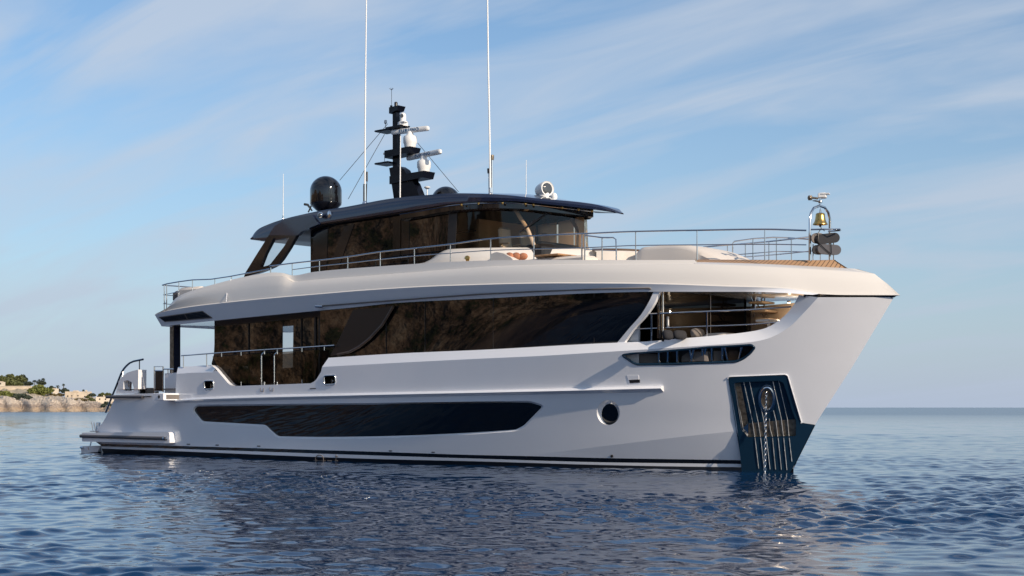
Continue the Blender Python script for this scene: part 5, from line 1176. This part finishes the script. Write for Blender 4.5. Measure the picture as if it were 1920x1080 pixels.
def palm(u, vtop, vbase, wpx, Z, label):
    base = campt(u, Z, pxh(vbase, Z)-.5); zt_ = pxh(vtop, Z); T_ = thing('palm_tree', label, 'palm', base, 'palms on the headland'); r_ = wpx/F*Z/2
    k = MB(); zc = zt_-r_*.5; k.tube([base, (base[0]+.15, base[1], (base[2]+zc)/2), (base[0], base[1], zc)], [.3, .22, .2], 8); k.build('trunk', M['trunk'], T_)
    k = MB()
    for i in range(30):
        a = gT.uniform(0, 6.28); el = gT.uniform(-.5, 1.2); L_ = r_*gT.uniform(.8, 1.1); P_ = []
        for t_ in np.linspace(0, 1, 6): rr_ = L_*t_*math.cos(el*(1-t_*.4)); P_.append(np.array((base[0]+rr_*math.cos(a), base[1]+rr_*math.sin(a), zc+L_*(t_*math.sin(el)-.75*t_*t_))))
        sd = np.array((-math.sin(a), math.cos(a), 0))*.22
        for p0, p1, w0, w1 in zip(P_, P_[1:], (.4, 1, 1, .8, .5), (1, 1, .8, .5, .05)): k.add([p0-sd*w0-np.array((0, 0, .08)), p0+sd*w0-np.array((0, 0, .08)), p1+sd*w1-np.array((0, 0, .08)), p1-sd*w1-np.array((0, 0, .08))], [(0, 1, 2, 3)]); k.add([p0-sd*w0*.0, p0+sd*w0, p1+sd*w1, p1], [(0, 1, 2, 3)])
    k.build('crown', M['leaf_dark'], T_, smooth=False)
# pines on the bluff
pg_ = 'pines on the bluff at the left edge'
tree(-18, 703, 729, 46, 835, 'leaf_mid', 'pine_tree', 'broad olive pine on the bluff cut by the left edge of the picture', 'pine', grp=pg_)
tree(3, 702.5, 726, 26, 830, 'leaf_mid', 'pine_tree', 'round topped olive pine above the white hut', 'pine', grp=pg_)
tree(18, 700, 725, 28, 838, 'leaf_mid', 'pine_tree', 'tallest olive pine in the middle of the bluff grove', 'pine', grp=pg_)
tree(33, 702.5, 725, 24, 832, 'leaf_mid', 'pine_tree', 'olive pine next to the dark tree on the bluff', 'pine', grp=pg_)
tree(43, 701, 722, 15, 842, 'leaf_dark', 'pine_tree', 'dark blue green pine at the right end of the grove', 'pine', grp=pg_)
tree(52, 715, 724, 18, 828, 'leaf_dark', 'shrub', 'low dark shrub at the right foot of the pine grove', 'shrub')
tree(24, 713, 726, 40, 820, 'leaf_mid', 'shrub', 'olive undergrowth on the wall below the pine grove', 'shrub')
palm(65, 710.5, 722, 15, 850, 'feathery palm left of the pair of dark palms'); palm(74, 709.5, 722, 11, 852, 'dark palm in the middle of the palm trio'); palm(81, 707.5, 722, 11, 856, 'tallest palm of the trio behind the bright bush')
palm(108, 721, 734, 11, 850, 'ragged palm beside the dark bush and the small lodge'); palm(119, 718.5, 733, 6.5, 853, 'small slender palm with a tuft crown above the round bush'); palm(156.5, 729.5, 738, 6.5, 800, 'tiny dark palm growing against the sandstone ruin')
tree(78, 714, 722, 14, 846, 'leaf_dark', 'shrub', 'dark thicket under the palm trio', 'shrub')
tree(73, 719.5, 741, 42, 775, 'leaf_bright', 'broadleaf_bush', 'large bright green bush in front of the sandstone wall', 'bush', .04)
tree(97, 723.5, 733, 11, 848, 'leaf_dark', 'round_bush', 'dark round bush just right of the large bright bush', 'bush')
tree(121, 727.5, 738, 14, 846, 'leaf_dark', 'round_bush', 'dark domed bush below the slender palm', 'bush')
tree(110, 729, 735, 8, 845, 'leaf_dark', 'round_bush', 'small dark bush between the ragged palm and the domed bush', 'bush')
tree(10, 732, 748, 34, 752, 'leaf_bright', 'broadleaf_bush', 'bright green bush below the sandstone wall at the left edge', 'bush', .03)
tree(40, 737, 752, 36, 745, 'leaf_dark', 'broadleaf_bush', 'wide dark green bush below the sandstone wall', 'bush', .03)
tree(4, 747, 754, 18, 738, 'scrub', 'dry_shrub', 'dry brown scrub on the rocks at the left edge', 'shrub', .02)
tree(172.5, 737, 746, 12, 790, 'leaf_dark', 'clipped_tree', 'clipped dark green tree with a flat boxy crown beside the ruin', 'tree', .35, .9)
tree(171, 745, 755, 14, 765, 'leaf_mid', 'round_bush', 'green bush on the rocks below the clipped tree', 'bush', .03)
tree(192, 736, 744, 14, 812, 'leaf_mid', 'garden_hedge', 'olive hedge behind the low sandstone house', 'hedge', .05); tree(204, 736.5, 745, 14, 812, 'leaf_mid', 'garden_hedge', 'olive hedge beside the yacht stern above the low house', 'hedge', .05)
tree(200, 752, 767, 18, 722, 'leaf_dark', 'broadleaf_bush', 'dark bush at the waterline beside the yacht stern', 'bush', .03)
tree(99, 738, 744, 16, 780, 'scrub', 'dry_shrub', 'dry olive scrub right of the large bright bush', 'shrub', .03); tree(112, 737, 742.5, 12, 800, 'scrub', 'dry_shrub', 'dry scrub on the slope below the domed bush', 'shrub', .03)
tree(150, 747.5, 751.5, 20, 742, 'scrub', 'dry_shrub', 'low brown scrub on the rocks below the ruin', 'shrub', .02)
tree(164, 742, 746, 6, 776, 'leaf_mid', 'round_bush', 'tiny green bush at the foot of the ruin', 'bush', .03); tree(127, 747, 750, 6, 740, 'leaf_mid', 'round_bush', 'tiny green bush on the bare rock left of centre', 'bush', .03)
def block(name, u0, u1, v0, v1, Z, depth, m_, label, cat, parts=()):
    a_, b_ = campt(u0, Z, pxh(v1, Z)), campt(u1, Z, pxh(v1, Z)); zt_ = pxh(v0, Z); zb = pxh(v1, Z)-1
    T_ = thing(name, label, cat, (a_[0], a_[1], zb)); d = (-SA*depth, CA*depth)
    k = MB(); q = [(a_[0], a_[1], zb), (b_[0], b_[1], zb), (b_[0]+d[0], b_[1]+d[1], zb), (a_[0]+d[0], a_[1]+d[1], zb)]; k.prism(q, (0, 0, zt_-zb)); k.build('wall', M[m_], T_, smooth=False)
    for (pn, x0, x1, y0, y1, pmn) in parts:
        c0_, c1_ = campt(x0, Z-.25, pxh(y1, Z)), campt(x1, Z-.25, pxh(y1, Z)); h_ = pxh(y0, Z)-pxh(y1, Z); k = MB()
        k.prism([c0_, c1_, (c1_[0]-SA*.3, c1_[1]+CA*.3, c1_[2]), (c0_[0]-SA*.3, c0_[1]+CA*.3, c0_[2])], (0, 0, h_)); k.build(pn, M[pmn], T_, smooth=False)
    return T_
block('retaining_wall', -120, 58, 724.3, 738, 800, 3, 'wallm', 'long pale sandstone retaining wall below the pine grove', 'wall', (('coping', -120, 58.5, 723.6, 724.6, 'villa'),))
block('garden_hut', -4, 5.3, 716, 723, 812, 4, 'villa', 'small white hut among the pines at the left edge', 'hut', (('roof', -5, 6, 714.8, 716.2, 'wallm'), ('window', 0, 2, 718, 720.5, 'dark')))
block('sandstone_ruin', 122, 164, 734, 747, 790, 8, 'wallm', 'pale sandstone ruin with a jagged top on the headland', 'ruin', (('tower', 137, 147, 732.2, 735, 'wallm'), ('tower', 160, 163.5, 731.5, 735, 'wallm'), ('doorway', 126, 128, 741.5, 743.5, 'dark'), ('doorway', 134, 135.5, 741, 743, 'dark'), ('doorway', 145, 147, 741, 742.6, 'dark'), ('doorway', 158, 160, 742.5, 744.5, 'dark')))
block('lodge', 99, 105, 728.5, 735, 830, 5, 'villa', 'tiny cream lodge between the dark bushes', 'house', (('roof', 98, 106, 727.8, 729, 'wallm'), ('window', 101, 102.5, 730.5, 732.5, 'dark')))
block('seaside_house', 180, 206, 743.5, 755, 775, 8, 'villa', 'low sandstone house with a dark flat roof next to the yacht stern', 'house', (('roof', 182, 194, 742, 743.6, 'dark'), ('chimney', 193.5, 195.5, 741, 744, 'villa'), ('window', 186, 188, 747, 749.5, 'dark'), ('window', 197, 199, 747, 749.5, 'dark')))

# ================================================================ the cliff coast abeam, mirrored in the yacht's windows
def cliff():
    n1_, n2_ = 150, 26; g = np.random.default_rng(9); ph = g.uniform(0, 6.28, (12, 2)); rows = []
    for j in range(n2_):
        t_ = j/(n2_-1); row = []
        for i in range(n1_):
            s_ = -330+i*3.2
            n = sum(math.sin(s_*(.035+.05*q)+t_*(2+2.6*q)+ph[q, 0])/(1+.4*q) for q in range(12))
            hgt = 36+16*math.exp(-((s_+98)/30)**2)+5*math.sin(s_*.021+1)+6*math.sin(s_*.057)+3*math.sin(s_*.16)
            y = -95-.45*(max(s_, -260)+120)-42*t_**1.6+7*math.sin(s_*.03)+2.2*n*(1-.4*t_); z = -1.5+hgt*(t_**.72)+1.1*n*t_
            row.append((s_, y, z))
        rows.append(row)
    rows.append([(x, y-60, z) for x, y, z in rows[-1]]); rows.append([(x, y-1, -2) for x, y, z in rows[-1]])
    k = MB(); k.loft(rows)
    m = mat('cliff_rock', (0.30, 0.20, 0.12), 0.95, bump=1.0, bscale=.35, bdist=2.0); nt = m.node_tree; b = nt.nodes['Principled BSDF']
    geo = nt.nodes.new('ShaderNodeNewGeometry'); nz = nt.nodes.new('ShaderNodeTexNoise'); nz.inputs['Scale'].default_value = .16; nz.inputs['Detail'].default_value = 10; nz.inputs['Roughness'].default_value = .78; nt.links.new(geo.outputs['Position'], nz.inputs[0])
    rp_ = nt.nodes.new('ShaderNodeValToRGB'); el = rp_.color_ramp.elements; el[0].position = .36; el[0].color = (.025, .03, .012, 1); el[1].position = .64; el[1].color = (.42, .33, .24, 1)
    for p_, c_ in ((.43, (.05, .055, .02, 1)), (.47, (.14, .085, .052, 1)), (.54, (.29, .195, .125, 1))): e = el.new(p_); e.color = c_
    nt.links.new(nz.outputs['Fac'], rp_.inputs[0]); nt.links.new(rp_.outputs[0], b.inputs['Base Color'])
    o = k.build('cliff_coast', m, angle=False); o['kind'] = 'structure'
cliff()
